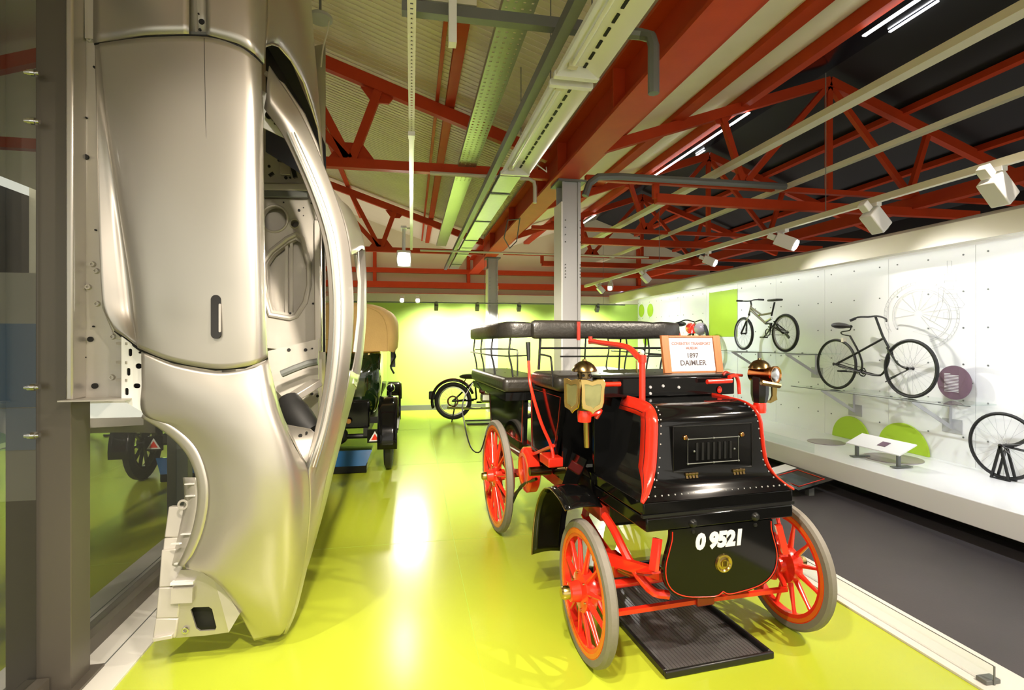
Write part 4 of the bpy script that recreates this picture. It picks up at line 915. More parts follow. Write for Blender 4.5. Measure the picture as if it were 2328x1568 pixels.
# bonnet door with frame, slots, hinges, knobs
bd = CB(MB().b2((-0.225, -0.188, 0.95), (0.225, -0.176, 1.17)), 'bonnet_door', 'black_gloss', bevel=0.004)
CB(MB().tube([(-0.225, -0.1885, 0.95), (0.225, -0.1885, 0.95), (0.225, -0.1885, 1.17), (-0.225, -0.1885, 1.17)], 0.003, 6, closed=True), 'door_bead', 'black_satin', bd)
CB(MB().tube([(-0.145, -0.19, 0.985), (0.145, -0.19, 0.985), (0.145, -0.19, 1.105), (-0.145, -0.19, 1.105)], 0.0025, 6, closed=True), 'panel_bead', 'grey_steel', bd)
for k in range(7): CB(MB().b2((-0.10 + k * 0.032, -0.193, 1.0), (-0.088 + k * 0.032, -0.187, 1.085)), 'louvre', 'black_satin', bd)
for x in (-0.16, 0.165): CB(MB().lathe([(0.0, 0.012), (0.008, 0.012), (0.012, 0.008), (0.012, 0.0)], (x, -0.188, 1.115), (0, -1, 0), 14), 'door_knob', 'copper', bd)
for x in (-0.13, 0.14):
    m_ = MB()
    for k in range(4): m_.lathe([(0.008, -0.008), (0.008, 0.008)], (x - 0.027 + k * 0.018, -0.196, 0.938), X3, 8); m_.bar((x - 0.027 + k * 0.018, -0.196, 0.938), (x - 0.027 + k * 0.018, -0.205, 0.918), 0.012, 0.004)
    CB(m_, 'door_hinge', 'bronze', bd)
for x, z in ((-0.145, 1.105), (0, 1.105), (0.145, 1.105), (-0.145, 0.985), (0, 0.985), (0.145, 0.985), (-0.11, 1.045), (0.12, 1.045)):
    CB(MB().ball((x, -0.192, z), 0.0055, n=8, m=5), 'panel_stud', 'grey_steel', bd)
# dash board and controls
da = CB(MB().b2((-0.42, 0.19, 1.272), (0.42, 0.225, 1.378)), 'dash_board', 'black_gloss', bevel=0.005)
CB(MB().b2((-0.43, 0.19, 1.378), (0.43, 0.40, 1.392)), 'dash_shelf', 'black_satin', da, bevel=0.004)
CB(MB().b2((-0.42, 0.30, 0.84), (0.42, 0.325, 1.375)), 'dash_back', 'black_gloss', bevel=0.003)
CB(MB().tube([(-0.47, 0.14, 1.352), (-0.34, 0.14, 1.352)], 0.013, 10), 'handle', 'red_gloss')
CB(MB().tube([(0.20, 0.14, 1.352), (0.36, 0.14, 1.355)], 0.014, 10), 'handle', 'red_gloss')
CB(MB().tube(smooth_path([(0.36, 0.16, 1.375), (0.42, 0.18, 1.38), (0.455, 0.2, 1.34), (0.462, 0.2, 1.27)], 14), 0.011, 8), 'control_rod', 'red_gloss')
CB(MB().tube(smooth_path([(0.34, 0.19, 1.385), (0.37, 0.20, 1.40), (0.42, 0.22, 1.385), (0.52, 0.25, 1.375)], 12), 0.009, 8), 'control_rod', 'deep_red')
CB(MB().ball((0.315, 0.185, 1.30), 0.016, (1, 0.5, 1.3)), 'button', 'red_gloss')
for x, z in ((-0.13, 1.325), (-0.05, 1.33), (-0.13, 1.29), (0.05, 1.32)): CB(MB().lathe([(0.0, 0.006), (0.007, 0.006), (0.009, 0)], (x, 0.19, z), (0, -1, 0), 10), 'dash_stud', 'grey_paint', da)
# tiller
CB(MB().tube([(-0.25, 0.065, 1.27), (-0.25, 0.065, 1.485)], 0.017, 12), 'tiller_column', 'red_gloss')
CB(MB().tube(smooth_path([(-0.25, 0.065, 1.485), (-0.252, 0.11, 1.50), (-0.255, 0.19, 1.54), (-0.255, 0.30, 1.556), (-0.25, 0.52, 1.567), (-0.25, 0.74, 1.58)], 20), 0.017, 10), 'tiller_arm', 'red_gloss')
CB(MB().lathe([(0.022, -0.02), (0.024, 0.02)], (-0.25, 0.065, 1.49), (0, 0, 1), 14), 'tiller_joint', 'red_gloss')
CB(MB().ball((-0.25, 0.065, 1.522), 0.012, (1, 1, 1.3)), 'oiler', 'cream_paint')
CB(MB().tube([(-0.25, 0.74, 1.56), (-0.25, 0.74, 1.61)], 0.013, 10), 'tiller_grip', 'red_gloss')
CB(MB().b2((-0.262, 0.93, 1.585), (-0.240, 0.945, 1.712)), 'pad_strap', 'deep_red')
# brake lever
CB(MB().tube(smooth_path([(-0.56, 1.10, 1.44), (-0.555, 1.07, 1.27), (-0.545, 0.88, 1.05), (-0.535, 0.70, 0.92), (-0.53, 0.66, 0.83)], 18), 0.011, 8), 'brake_lever', 'red_gloss')
CB(MB().tube([(-0.56, 1.115, 1.57), (-0.56, 1.10, 1.44)], [0.017, 0.012], 10), 'lever_grip', 'black_satin')
CB(MB().b2((-0.58, 0.62, 0.80), (-0.48, 0.80, 0.86)), 'lever_quadrant', 'red_gloss', bevel=0.008)
CB(MB().tube([(-0.52, 0.7, 0.92), (-0.5, 1.25, 0.74)], 0.012, 8), 'brake_rod', 'red_gloss')
CB(MB().tube([(-0.45, 0.95, 0.70), (-0.60, 0.95, 0.70)], 0.03, 12), 'lever_pivot', 'bronze')
# body tub
body = CB(MB().plate([[(-0.44, 0.30, 0.68), (-0.44, 2.45, 0.68), (-0.44, 2.50, 0.80), (-0.44, 0.30, 0.80)]], (0.88, 0, 0)), 'floor_board', 'black_gloss')
for s in (-1, 1):
    prof = [(0.56, 1.26), (0.60, 1.10), (0.66, 0.95), (0.74, 0.80), (1.20, 0.80), (1.22, 1.26)]
    sb = CB(MB().plate([[(s * 0.485, y, z) for y, z in prof]], (s * 0.025, 0, 0)), 'seat_side', 'black_gloss', body)
    c = Vector((s * 0.512, 0.92, 1.02))
    CB(MB().tube([c + (Vector((s * 0.512, y, z)) - c) * 0.9 for y, z in prof], 0.0018, 5, closed=True), 'coach_line', 'deep_red', sb)
    prof = [(1.30, 1.18), (1.34, 0.80), (2.42, 0.80), (2.52, 1.18)]
    rb_ = CB(MB().plate([[(s * 0.50, y, z) for y, z in prof]], (s * 0.03, 0, 0)), 'rear_side', 'black_gloss', body)
    c = Vector((s * 0.532, 1.9, 0.98))
    CB(MB().tube([c + (Vector((s * 0.532, y, z)) - c) * 0.93 for y, z in prof], 0.0018, 5, closed=True), 'coach_line', 'deep_red', rb_)
    # footwell valance with sheet step
    CB(MB().plate([[(s * 0.40, 0.30, 0.66), (s * 0.40, 0.62, 0.66), (s * 0.42, 0.66, 0.86), (s * 0.42, 0.30, 0.84)]], (s * 0.02, 0, 0)), 'footwell_side', 'black_gloss', body)
    CB(MB().tube([(s * 0.425, 0.30, 0.70), (s * 0.43, 0.42, 0.68), (s * 0.435, 0.55, 0.70), (s * 0.44, 0.70, 0.78), (s * 0.5, 0.80, 0.80)], 0.004, 6), 'coach_line', 'red_gloss', body)
CB(MB().b2((-0.485, 0.62, 0.80), (0.485, 0.645, 1.25)), 'seat_front', 'black_gloss', body)
CB(MB().b2((-0.485, 1.19, 0.80), (0.485, 1.21, 1.30)), 'seat_back_panel', 'black_gloss', body)
CB(MB().b2((-0.43, 0.40, 0.802), (0.43, 0.61, 0.812)), 'foot_mat', 'grey_steel', body)
CB(MB().plate([[(-0.50, 0.42, 0.70), (-0.50, 0.60, 0.70), (-0.44, 0.58, 0.90), (-0.44, 0.36, 0.90)]], (0.012, 0, 0)), 'side_step', 'black_gloss', body)
def cushion(lo, hi, name, bev=0.04, tufts=()):
    o = CB(MB().b2(lo, hi), name, 'leather', bevel=0); md = o.modifiers.new('b', 'BEVEL'); md.width = bev; md.segments = 4
    for p in tufts: CB(MB().ball(p, 0.008, (1, 1, 0.5), 8, 5), 'tuft_button', 'leather', o)
    return o
cushion((-0.55, 0.56, 1.27), (0.55, 1.10, 1.37), 'seat_cushion', 0.04, [(x, y, 1.369) for x in (-0.4, -0.2, 0, 0.2, 0.4) for y in (0.7, 0.9)])
for s in (-1, 1):
    cushion((min(s * 0.34, s * 0.70), 1.26, 1.20), (max(s * 0.34, s * 0.70), 2.52, 1.31), 'seat_cushion', 0.035, [(s * 0.55, y, 1.309) for y in (1.5, 1.8, 2.1, 2.35)])
    CB(MB().b2((min(s * 0.36, s * 0.68), 1.28, 1.14), (max(s * 0.36, s * 0.68), 2.50, 1.199)), 'bench_board', 'black_gloss')
# padded back rails
def padbar(pts, name, w, h, dz=0):
    rows = []
    P = [Vector(p) for p in pts]
    for i, p in enumerate(P):
        t = (P[min(i + 1, len(P) - 1)] - P[max(i - 1, 0)]).normalized(); nrm = Vector((t.y, -t.x, 0)).normalized()
        e = 0.88 if i in (0, len(P) - 1) else 1
        rows.append([p + nrm * w / 2 * e * (abs(math.cos(a)) ** 0.55 * (1 if math.cos(a) > 0 else -1)) + Vector((0, 0, h / 2 * e * (abs(math.sin(a)) ** 0.55 * (1 if math.sin(a) > 0 else -1)))) for a in [2 * math.pi * k / 16 for k in range(16)]])
    m_ = MB().grid(rows, closed=True)
    for r in (0, len(rows) - 1): m_.add(rows[r], [tuple(range(16))])
    return CB(m_, name, 'leather', smooth=50)
padbar([(-0.565, 1.0, 1.658)] + [(-0.55 + 0.9 * k / 10, 1.0 - 0.012 * math.sin(math.pi * k / 10), 1.658) for k in range(11)], 'backrest_pad', 0.085, 0.128)
padbar([(0.352, 1.0, 1.658), (0.42, 1.005, 1.656), (0.52, 1.04, 1.655), (0.60, 1.10, 1.652), (0.62, 1.22, 1.65)], 'backrest_pad', 0.075, 0.125)
for s in (-1, 1):
    padbar([(s * 0.44, 1.27, 1.66), (s * 0.60, 1.28, 1.66), (s * 0.665, 1.31, 1.66), (s * 0.695, 1.40, 1.655), (s * 0.70, 1.8, 1.65), (s * 0.70, 2.2, 1.645), (s * 0.695, 2.45, 1.64)], 'backrest_pad', 0.05, 0.12)
    for (x, y) in ((0.68, 2.42), (0.69, 2.05), (0.69, 1.65), (0.63, 1.33)):
        CB(MB().tube(smooth_path([(s * x, y, 1.60), (s * (x + 0.012), y, 1.48), (s * (x - 0.01), y, 1.38), (s * (x - 0.03), y, 1.20)], 8), 0.007, 6), 'rail_post', 'black_satin')
    CB(MB().tube([(s * 0.50, 1.30, 1.47), (s * 0.66, 1.33, 1.465), (s * 0.72, 1.65, 1.465), (s * 0.72, 2.42, 1.47)], 0.006, 6), 'rail_rod', 'black_satin')
    CB(MB().tube(smooth_path([(s * 0.72, 2.2, 1.50), (s * 0.60, 1.75, 1.51), (s * 0.55, 1.5, 1.51), (s * 0.54, 1.46, 1.48), (s * 0.54, 1.46, 1.30)], 14), 0.006, 6), 'rail_rod', 'black_satin')
    CB(MB().tube([(s * 0.50, 1.02, 1.60), (s * 0.505, 1.04, 1.38)], 0.009, 6), 'rail_post', 'black_satin')
    CB(MB().tube(smooth_path([(s * 0.50, 1.02, 1.49), (s * 0.54, 0.9, 1.49), (s * 0.55, 0.70, 1.485), (s * 0.555, 0.64, 1.46), (s * 0.55, 0.62, 1.30)], 14), 0.007, 6), 'arm_rail', 'black_satin')
for x in (-0.17, 0.1, 0.3): CB(MB().tube([(x, 1.0, 1.60), (x, 1.03, 1.36)], 0.006, 6), 'rail_post', 'black_satin')
CB(MB().tube([(-0.505, 1.01, 1.53), (0.60, 1.01, 1.525)], 0.008, 6), 'rail_rod', 'black_satin')
CB(MB().tube([(-0.35, 1.03, 1.47), (0.56, 1.03, 1.465)], 0.006, 6), 'rail_rod', 'black_satin')
CB(MB().tube([(0.02, 0.62, 1.345), (0.02, 0.62, 1.455)], 0.006, 8), 'buckle_rod', 'brass')
# carriage lamps
def car_lamp(x, y, z0, side, lab):
    e = bpy.data.objects.new('lamp_bracket', bpy.data.meshes.new('lamp_bracket')); bpy.data.objects.remove(e)
    b = CB(MB().lathe([(0.034, 0.0), (0.036, 0.02), (0.036, 0.055), (0.034, 0.06)], (x, y, z0 - 0.06), (0, 0, 1), 16), 'carriage_lamp', 'red_gloss', label=lab)
    k = lambda mb, n, m_, **q: mb.build(n, m_, b, **q)
    k(MB().tube([(x - side * 0.02, y + 0.02, z0 - 0.06), (x - side * 0.03, y + 0.03, z0 - 0.20)], 0.017, 10), 'lamp_post', 'brass')
    k(MB().tube(smooth_path([(x, y, z0 - 0.03), (x - side * 0.07, y, z0 - 0.02), (x - side * 0.10, y + 0.02, z0 - 0.01), (x - side * 0.09, y + 0.05, z0 - 0.05)], 10), 0.012, 8), 'bracket_arm', 'red_gloss')
    body_ = [(0.036, 0.0), (0.042, 0.01), (0.05, 0.05), (0.05, 0.15), (0.04, 0.165)]
    k(MB().lathe(body_, (x, y, z0), (0, 0, 1), 8), 'lamp_body', 'black_satin', smooth=20)
    k(MB().lathe([(0.034, 0.16), (0.036, 0.20), (0.034, 0.205)], (x, y, z0), (0, 0, 1), 14), 'chimney', 'bronze')
    for a in range(6):
        d = Vector((math.cos(a * 1.047), math.sin(a * 1.047), 0)); k(MB().lathe([(0.008, 0), (0.008, 0.002)], Vector((x, y, z0 + 0.182)) + d * 0.036, d, 8), 'vent_hole', 'black_gap')
    k(MB().lathe([(0.058, 0.20), (0.066, 0.203), (0.064, 0.212), (0.05, 0.235), (0.03, 0.25), (0.012, 0.256), (0.010, 0.264), (0.0, 0.266)], (x, y, z0), (0, 0, 1), 20), 'lamp_cowl', 'bronze')
    return b, k
# aisle side lamp: shield shaped brass glass frames
b, k = car_lamp(-0.565, 0.10, 1.225, -1, 'brass carriage lamp with open shield shaped door on the aisle side')
sh_ = [(-0.5, 0.5), (-0.3, 0.5), (-0.05, 0.44), (0.2, 0.5), (0.42, 0.5), (0.5, 0.38), (0.44, 0.2), (0.42, -0.2), (0.36, -0.36), (0.1, -0.46), (0.0, -0.54), (-0.1, -0.46), (-0.42, -0.38), (-0.46, -0.2), (-0.46, 0.2)]
def shield(o, ux, W, Hh, name, th=0.008, mt='brass'):
    o = Vector(o); ux = Vector(ux).normalized(); n_ = ux.cross(Vector((0, 0, 1)))
    L = [o + ux * (a * W) + Vector((0, 0, b_ * Hh)) for a, b_ in sh_]; c = o
    inner_ = [c + (p - c) * 0.72 for p in L]
    k(MB().plate([L, inner_], n_ * th), name, mt)
    k(MB().tube(L, 0.004, 6, closed=True), name + '_rim', mt)
    k(MB().plate([[c + (p - c) * 0.75 for p in L]], n_ * 0.003), name + '_glass', 'lamp_glass')
shield((-0.545, 0.035, 1.305), (1, -0.25, 0), 0.125, 0.165, 'lamp_shield')
shield((-0.635, 0.09, 1.305), (0.45, -0.9, 0), 0.11, 0.165, 'lamp_shield')
# walkway side lamp: copper barrel lens and folded brass door
b, k = car_lamp(0.605, 0.20, 1.215, 1, 'brass carriage lamp with copper barrel lens on the walkway side')
d = Vector((0.28, -1, 0)).normalized()
k(MB().lathe([(0.048, 0.0), (0.052, -0.005), (0.052, 0.01), (0.046, 0.02), (0.046, 0.15), (0.03, 0.155)], Vector((0.605, 0.20, 1.385)) + d * 0.10, -d, 24), 'lens_barrel', 'copper')
k(MB().lathe([(0.0, -0.012), (0.03, -0.008), (0.045, 0.0)], Vector((0.605, 0.20, 1.385)) + d * 0.098, -d, 20), 'lens', 'chrome')
k(MB().tube([(0.53, 0.10, 1.345), (0.64, 0.08, 1.325)], 0.016, 8), 'lens_cradle', 'bronze')
o_ = Vector((0.70, 0.22, 1.31))
pr_ = [(-0.05, 0.085), (0.02, 0.09), (0.055, 0.075), (0.045, 0.04), (0.05, 0.0), (0.045, -0.06), (0.05, -0.085), (0.0, -0.105), (-0.06, -0.095), (-0.05, -0.085), (0.0, -0.088), (0.015, -0.06), (0.012, 0.05), (0.0, 0.07), (-0.05, 0.07)]
k(MB().plate([[o_ + Vector((a, 0, b_)) for a, b_ in pr_]], (0.0, 0.012, 0)), 'lamp_door', 'brass')
# starting rope loop at the rear
CB(MB().tube(smooth_path([(-0.70, 2.42, 1.18), (-0.80, 2.40, 1.0), (-0.79, 2.35, 0.8), (-0.76, 2.2, 0.62), (-0.70, 2.1, 0.60), (-0.66, 2.05, 0.75)], 18), 0.006, 6), 'cable_loop', 'black_satin')
# ------------------------------------------------------------------ sign on the dash shelf
def carw(x, y, z):
    return Vector((CARX + x * math.cos(CARA) - y * math.sin(CARA), CARY + x * math.sin(CARA) + y * math.cos(CARA), z))
sg = thing('name_board', 'wood framed white sign reading 1897 DAIMLER on the dash shelf', 'sign', carw(0.225, 0.30, 1.3925), CARA)
MB().plate([[(-0.20, 0, 0), (0.20, 0, 0), (0.20, 0.04, 0.222), (-0.20, 0.04, 0.222)]], (0, 0.012, 0)).build('board', 'wood', sg)
nrm = Vector((0, -0.222, 0.04)).normalized(); upv = Vector((0, 0.04, 0.222)).normalized()
base = Vector((0, 0, 0)) + upv * 0.112 + nrm * 0.001
MB().box(base, (0.30, 0.0016, 0.204), Matrix((Vector((1, 0, 0)), -nrm, upv)).transposed()).build('card', 'paper', sg)
for x0, x1 in ((-0.20, -0.152), (0.152, 0.20)):
    MB().box(Vector(((x0 + x1) / 2, 0, 0)) + upv * 0.1125 + nrm * 0.004, (x1 - x0, 0.008, 0.225), Matrix((Vector((1, 0, 0)), -nrm, upv)).transposed()).build('frame_rail', 'wood', sg, bevel=0.002)
MB().box(upv * 0.2185 + nrm * 0.004, (0.303, 0.008, 0.012), Matrix((Vector((1, 0, 0)), -nrm, upv)).transposed()).build('frame_rail', 'wood', sg, bevel=0.002)
for body_t, size, zz, mt in (('COVENTRY TRANSPORT', 0.024, 0.175, 'ink_pale'), ('MUSEUM', 0.020, 0.148, 'ink_pale'), ('1897', 0.040, 0.103, 'ink'), ('DAIMLER', 0.044, 0.058, 'ink')):
    text(body_t, size, 'lettering', mt, frame_matrix(upv * zz + nrm * 0.0026, (1, 0, 0), upv), sg, ext=0.0003, off=0.0012)
# ------------------------------------------------------------------ drip tray under the car
dt = thing('drip_tray', 'long black drip tray on the floor under the vintage car', 'tray', carw(0.0, 0.32, 0.0), CARA)
MB().b2((-0.30, -0.57, 0.001), (0.30, 0.57, 0.006)).build('base', 'tray_grey', dt)
for lo, hi in (((-0.305, -0.575, 0), (0.305, -0.555, 0.035)), ((-0.305, 0.555, 0), (0.305, 0.575, 0.035)), ((-0.305, -0.5549, 0), (-0.285, 0.5549, 0.035)), ((0.285, -0.5549, 0), (0.305, 0.5549, 0.035))):
    MB().b2(lo, hi).build('rim', 'black_satin', dt, bevel=0.006)
for k_ in range(26): MB().b2((-0.27 + k_ * 0.021, -0.54, 0.0061), (-0.262 + k_ * 0.021, 0.54, 0.008)).build('ridge', 'tray_grey', dt)
# ------------------------------------------------------------------ far vintage car (dark green, tan hood)
vc = thing('vintage_car', 'dark green veteran car with raised tan hood standing behind the silver body', 'car', (-0.86, 6.55, 0), 0)
def G(mb, n, m_, **k): return mb.build(n, m_, vc, **k)
for sx in (-0.59, 0.59):
    for yy in (0.12, 2.35):
        wl = MB().lathe([(0.28, -0.03), (0.31, -0.045), (0.36, -0.05), (0.40, -0.03), (0.405, 0.0), (0.40, 0.03), (0.36, 0.05), (0.31, 0.045), (0.28, 0.03), (0.28, -0.03)], (0, 0, 0), X3, 36).build('wheel', 'rubber', vc)
        wl.location = (sx, yy, 0.405)
        MB().rect_ring((0, 0, 0), X3, 0.255, 0.285, 0.05, 36).build('rim', 'green_car', wl)
        MB().lathe([(0.0, -0.05), (0.06, -0.05), (0.06, 0.05), (0.0, 0.05)], (0, 0, 0), X3, 16).build('hub', 'black_satin', wl)
        for k in range(10):
            a = 2 * math.pi * k / 10; d = Vector((0, math.cos(a), math.sin(a))); MB().bar(d * 0.05, d * 0.265, 0.028, 0.028, (1, 0, 0)).build('spoke', 'green_car', wl)
    # mudguards
    for y0 in (0.12, 2.35):
        q = [[(sx - 0.11 + 0.22 * j / 4, y0 + 0.50 * math.cos(a), 0.40 + 0.48 * math.sin(a)) for j in range(5)] for a in [math.radians(-8 + 170 * i / 18) for i in range(19)]]
        G(MB().grid([[(p[0], 2 * y0 - p[1], p[2]) for p in r] for r in q]), 'mudguard', 'black_gloss', smooth=60, solid=0.012)
    G(MB().b2((sx - 0.10, 0.7, 0.36), (sx + 0.10, 1.9, 0.39)), 'running_board', 'black_satin')
    G(MB().b2((sx * 0.55 - 0.03, 0.0, 0.42), (sx * 0.55 + 0.03, 2.8, 0.52)), 'chassis_rail', 'black_satin')
    G(MB().lathe([(0.0, 0.0), (0.05, 0.0), (0.055, 0.06), (0.045, 0.10), (0.0, 0.11)], (sx * 1.02, 0.45, 0.96), (0, -1, 0), 14), 'side_lamp', 'black_gloss')
    G(MB().tube([(sx * 1.0, 0.42, 0.80), (sx * 1.0, 0.42, 0.96)], 0.02, 8), 'lamp_bracket', 'black_satin')
    G(MB().b2((sx * 1.06 - 0.03, 0.50, 1.22), (sx * 1.06 + 0.03, 0.56, 1.52)), 'hood_strap', 'black_satin')
G(MB().tube([(-0.5, 0.12, 0.405), (0.5, 0.12, 0.405)], 0.03, 8), 'rear_axle', 'black_satin')
G(MB().ball((0.0, 0.12, 0.42), 0.11, (1, 0.8, 1)), 'differential', 'black_satin')
G(MB().tube([(-0.5, 2.35, 0.405), (0.5, 2.35, 0.405)], 0.025, 8), 'front_axle', 'black_satin')
prof = [(-0.46, 0.62), (-0.50, 0.80), (-0.50, 1.30), (-0.47, 1.42)]
rows = []
for t in range(17):
    a = math.pi * t / 16; rows.append(a)
bk = [[(0.47 * w_ * math.copysign(abs(math.cos(a)) ** 0.4, math.cos(a)), 0.72 - 0.52 * w_ * math.sin(a) ** 0.4, z) for a in rows] for z, w_ in ((0.62, 0.80), (0.70, 0.92), (0.85, 1.0), (1.10, 1.03), (1.42, 1.02))]
for r in bk: r.insert(0, (r[0][0], 1.9, r[0][2])); r.append((r[-1][0], 1.9, r[-1][2]))
G(MB().grid(bk), 'rear_body', 'green_car', smooth=50, solid=0.012)
G(MB().tube(bk[-1], 0.014, 6), 'body_bead', 'brass')
G(MB().tube([(p[0] * 0.99, p[1] - 0.004, p[2]) for p in bk[1]], 0.005, 6), 'coach_line', 'brass')
G(MB().b2((-0.44, 0.3, 0.53), (0.44, 1.9, 0.61)), 'floor_board', 'black_satin')
G(MB().b2((-0.40, 1.9, 0.60), (0.40, 2.85, 1.10)), 'bonnet', 'green_car', bevel=0.08)
G(MB().b2((-0.36, 2.85, 0.55), (0.36, 2.93, 1.08)), 'radiator', 'brass', bevel=0.03)
G(MB().b2((-0.44, 0.42, 1.0), (0.44, 0.95, 1.14)), 'seat', 'leather', bevel=0.04)
G(MB().b2((-0.28, 0.10, 0.50), (0.36, 0.24, 0.84)), 'luggage_box', 'black_gloss', bevel=0.02)
# hood: rounded tan canopy
hr = []
for y, s_, z0 in ((0.16, 0.90, 1.44), (0.22, 1.0, 1.42), (0.6, 1.06, 1.47), (1.2, 1.06, 1.60), (1.75, 1.04, 1.64)):
    row = []
    for k in range(21):
        a = math.pi * k / 20; row.append((0.64 * s_ * math.copysign(abs(math.cos(a)) ** 0.55, math.cos(a)), y, z0 + (2.03 - z0) * s_ ** 0.5 * abs(math.sin(a)) ** 0.5))
    hr.append(row)
G(MB().grid(hr), 'hood', 'tan_cloth', smooth=60, solid=0.012)
G(MB().plate([[p for p in hr[0]]], (0, 0.01, 0)), 'hood_back', 'tan_cloth')
G(MB().tube(hr[0] + [hr[0][0]], 0.008, 6), 'hood_seam', 'tan_cloth')
G(MB().b2((-0.25, 0.145, 1.58), (0.25, 0.158, 1.80)), 'hood_window', 'tan_cloth', bevel=0.004)
for s in (-1, 1): G(MB().tube(smooth_path([(s * 0.62, 0.30, 1.46), (s * 0.66, 0.36, 1.36), (s * 0.60, 0.42, 1.24), (s * 0.64, 0.46, 1.14)], 10), 0.012, 6), 'hood_iron', 'black_satin')
# warning triangle and tail lamp
tri = [(0.36, -0.012, 0.36), (0.50, -0.012, 0.36), (0.43, -0.012, 0.48)]
G(MB().plate([tri], (0, 0.006, 0)), 'triangle_plate', 'white_gloss')
c = sum((Vector(p) for p in tri), Vector()) / 3
G(MB().plate([[c + (Vector(p) - c) * 0.62 + Vector((0, -0.003, 0)) for p in tri]], (0, 0.003, 0)), 'triangle_mark', 'red_gloss')
G(MB().b2((0.34, -0.005, 0.34), (0.52, 0.015, 0.50)), 'rear_plate', 'black_gloss')
G(MB().b2((-0.12, 0.05, 0.26), (0.02, 0.10, 0.48)), 'wood_chock', 'copper', bevel=0.01)
G(MB().lathe([(0.0, 0.02), (0.03, 0.02), (0.035, 0.0)], (0.12, 0.06, 0.60), (0, -1, 0), 14), 'tail_lamp', 'copper')
t = thing('drip_tray', 'blue drip tray on the floor behind the dark green veteran car', 'tray', (-0.86, 6.72, 0))
MB().b2((-0.34, -0.25, 0.0), (0.34, 0.9, 0.10)).build('tray_body', 'black_gloss', t, bevel=0.01)
MB().plate([[(-0.33, -0.26, 0.09), (0.33, -0.26, 0.09), (0.40, -0.20, 0.26), (-0.40, -0.20, 0.26)]], (0, 0.03, 0)).build('blue_panel', 'blue_tray', t)
# ------------------------------------------------------------------ generic spoked wheel for cycles
def cycle_wheel(parent, c, axis, R, r, rim_m='grey_steel', nsp=28, tyre='rubber', sp_r=0.0012):
    c = Vector(c); ax = Vector(axis).normalized()
    w_ = MB().ring(c, ax, R - r, r, 44, 8).build('wheel', tyre, parent)
    MB().rect_ring(c, ax, R - 2.4 * r, R - 1.7 * r, r * 0.9, 44).build('rim', rim_m, w_)
    MB().lathe([(0.012, -0.04), (0.02, -0.035), (0.012, -0.025), (0.012, 0.025), (0.02, 0.035), (0.012, 0.04)], c, ax, 10).build('hub', 'black_satin', w_)
    e = ax.orthogonal().normalized(); g = ax.cross(e); mb = MB()
    for k in range(nsp):
        a = 2 * math.pi * k / nsp; s = 1 if k % 2 else -1
        mb.tube([c + ax * s * 0.03 + (e * math.cos(a + s * .35) + g * math.sin(a + s * .35)) * 0.018, c + (e * math.cos(a) + g * math.sin(a)) * (R - 2.3 * r)], sp_r, 4)
    mb.build('spokes', 'grey_paint', w_, kind='stuff')
    return w_
# ------------------------------------------------------------------ motorcycle at the back
mp = AZ(1030, 957, 0); mc = thing('motorcycle', 'maroon and black vintage motorcycle on its stand by the green wall', 'motorcycle', (mp.x, mp.y, 0), math.radians(-8))
def K(mb, n, m_, **k): return mb.build(n, m_, mc, **k)
YX = (0, 1, 0); R = 0.36
cycle_wheel(mc, (0, 0, R + 0.03), YX, R, 0.045, 'chrome', 20, sp_r=0.003); cycle_wheel(mc, (1.38, 0, R + 0.03), YX, R, 0.045, 'chrome', 20, sp_r=0.003)
for x0, a0, a1 in ((0, 20, 200), (1.38, 40, 190)):
    q = [[(x0 + 0.42 * math.cos(a), -0.06 + 0.12 * j / 4, R + 0.03 + 0.42 * math.sin(a) + 0.02 * math.sin(math.pi * j / 4)) for j in range(5)] for a in [math.radians(a0 + (a1 - a0) * i / 20) for i in range(21)]]
    K(MB().grid(q), 'mudguard', 'maroon', smooth=60, solid=0.008)
    for sy in (-0.062, 0.062): K(MB().grid([[(p[0], sy, p[2]) for p in [r[0] for r in q]], [(x0 + (p[0] - x0) * 0.90, sy, R + 0.03 + (p[2] - R - 0.03) * 0.90) for p in [r[0] for r in q]]]), 'mudguard_valance', 'black_gloss', smooth=60, solid=0.006)
K(MB().b2((-0.46, -0.06, 0.42), (-0.34, 0.06, 0.58)), 'tail_box', 'black_satin', bevel=0.02)
for a, b in (((0, 0, 0.39), (0.45, 0, 0.42)), ((0, 0, 0.39), (0.42, 0, 0.78)), ((0.42, 0, 0.78), (1.10, 0, 0.85)), ((0.45, 0, 0.42), (0.42, 0, 0.78)), ((0.45, 0, 0.36), (0.95, 0, 0.36)), ((0.95, 0, 0.36), (1.10, 0, 0.85))):
    K(MB().tube([a, b], 0.018, 8), 'frame_tube', 'black_gloss')
for s in (-0.07, 0.07):
    K(MB().tube([(1.38, s, 0.39), (1.12, s, 0.92)], 0.016, 8), 'fork', 'chrome')
    K(MB().tube([(0, s, 0.39), (0.40, s, 0.40)], 0.012, 8), 'swing_stay', 'black_gloss')
    K(MB().tube([(0.05, s * 1.6, 0.38), (-0.02, s * 1.8, 0.001)], 0.010, 6), 'stand_leg', 'black_satin')
K(MB().ball((0.78, 0, 0.86), 0.2, (1.35, 0.6, 0.55), 18, 12), 'fuel_tank', 'lime_gloss')
K(MB().ball((0.32, 0, 0.86), 0.16, (1.3, 0.8, 0.35), 16, 8), 'saddle', 'leather')
for a, b in (((0.26, -0.05, 0.84), (0.18, -0.05, 0.70)), ((0.26, 0.05, 0.84), (0.18, 0.05, 0.70))): K(MB().tube([a, b], 0.012, 6), 'saddle_spring', 'chrome')
K(MB().b2((0.52, -0.10, 0.36), (0.86, 0.10, 0.56)), 'crankcase', 'chrome', bevel=0.05)
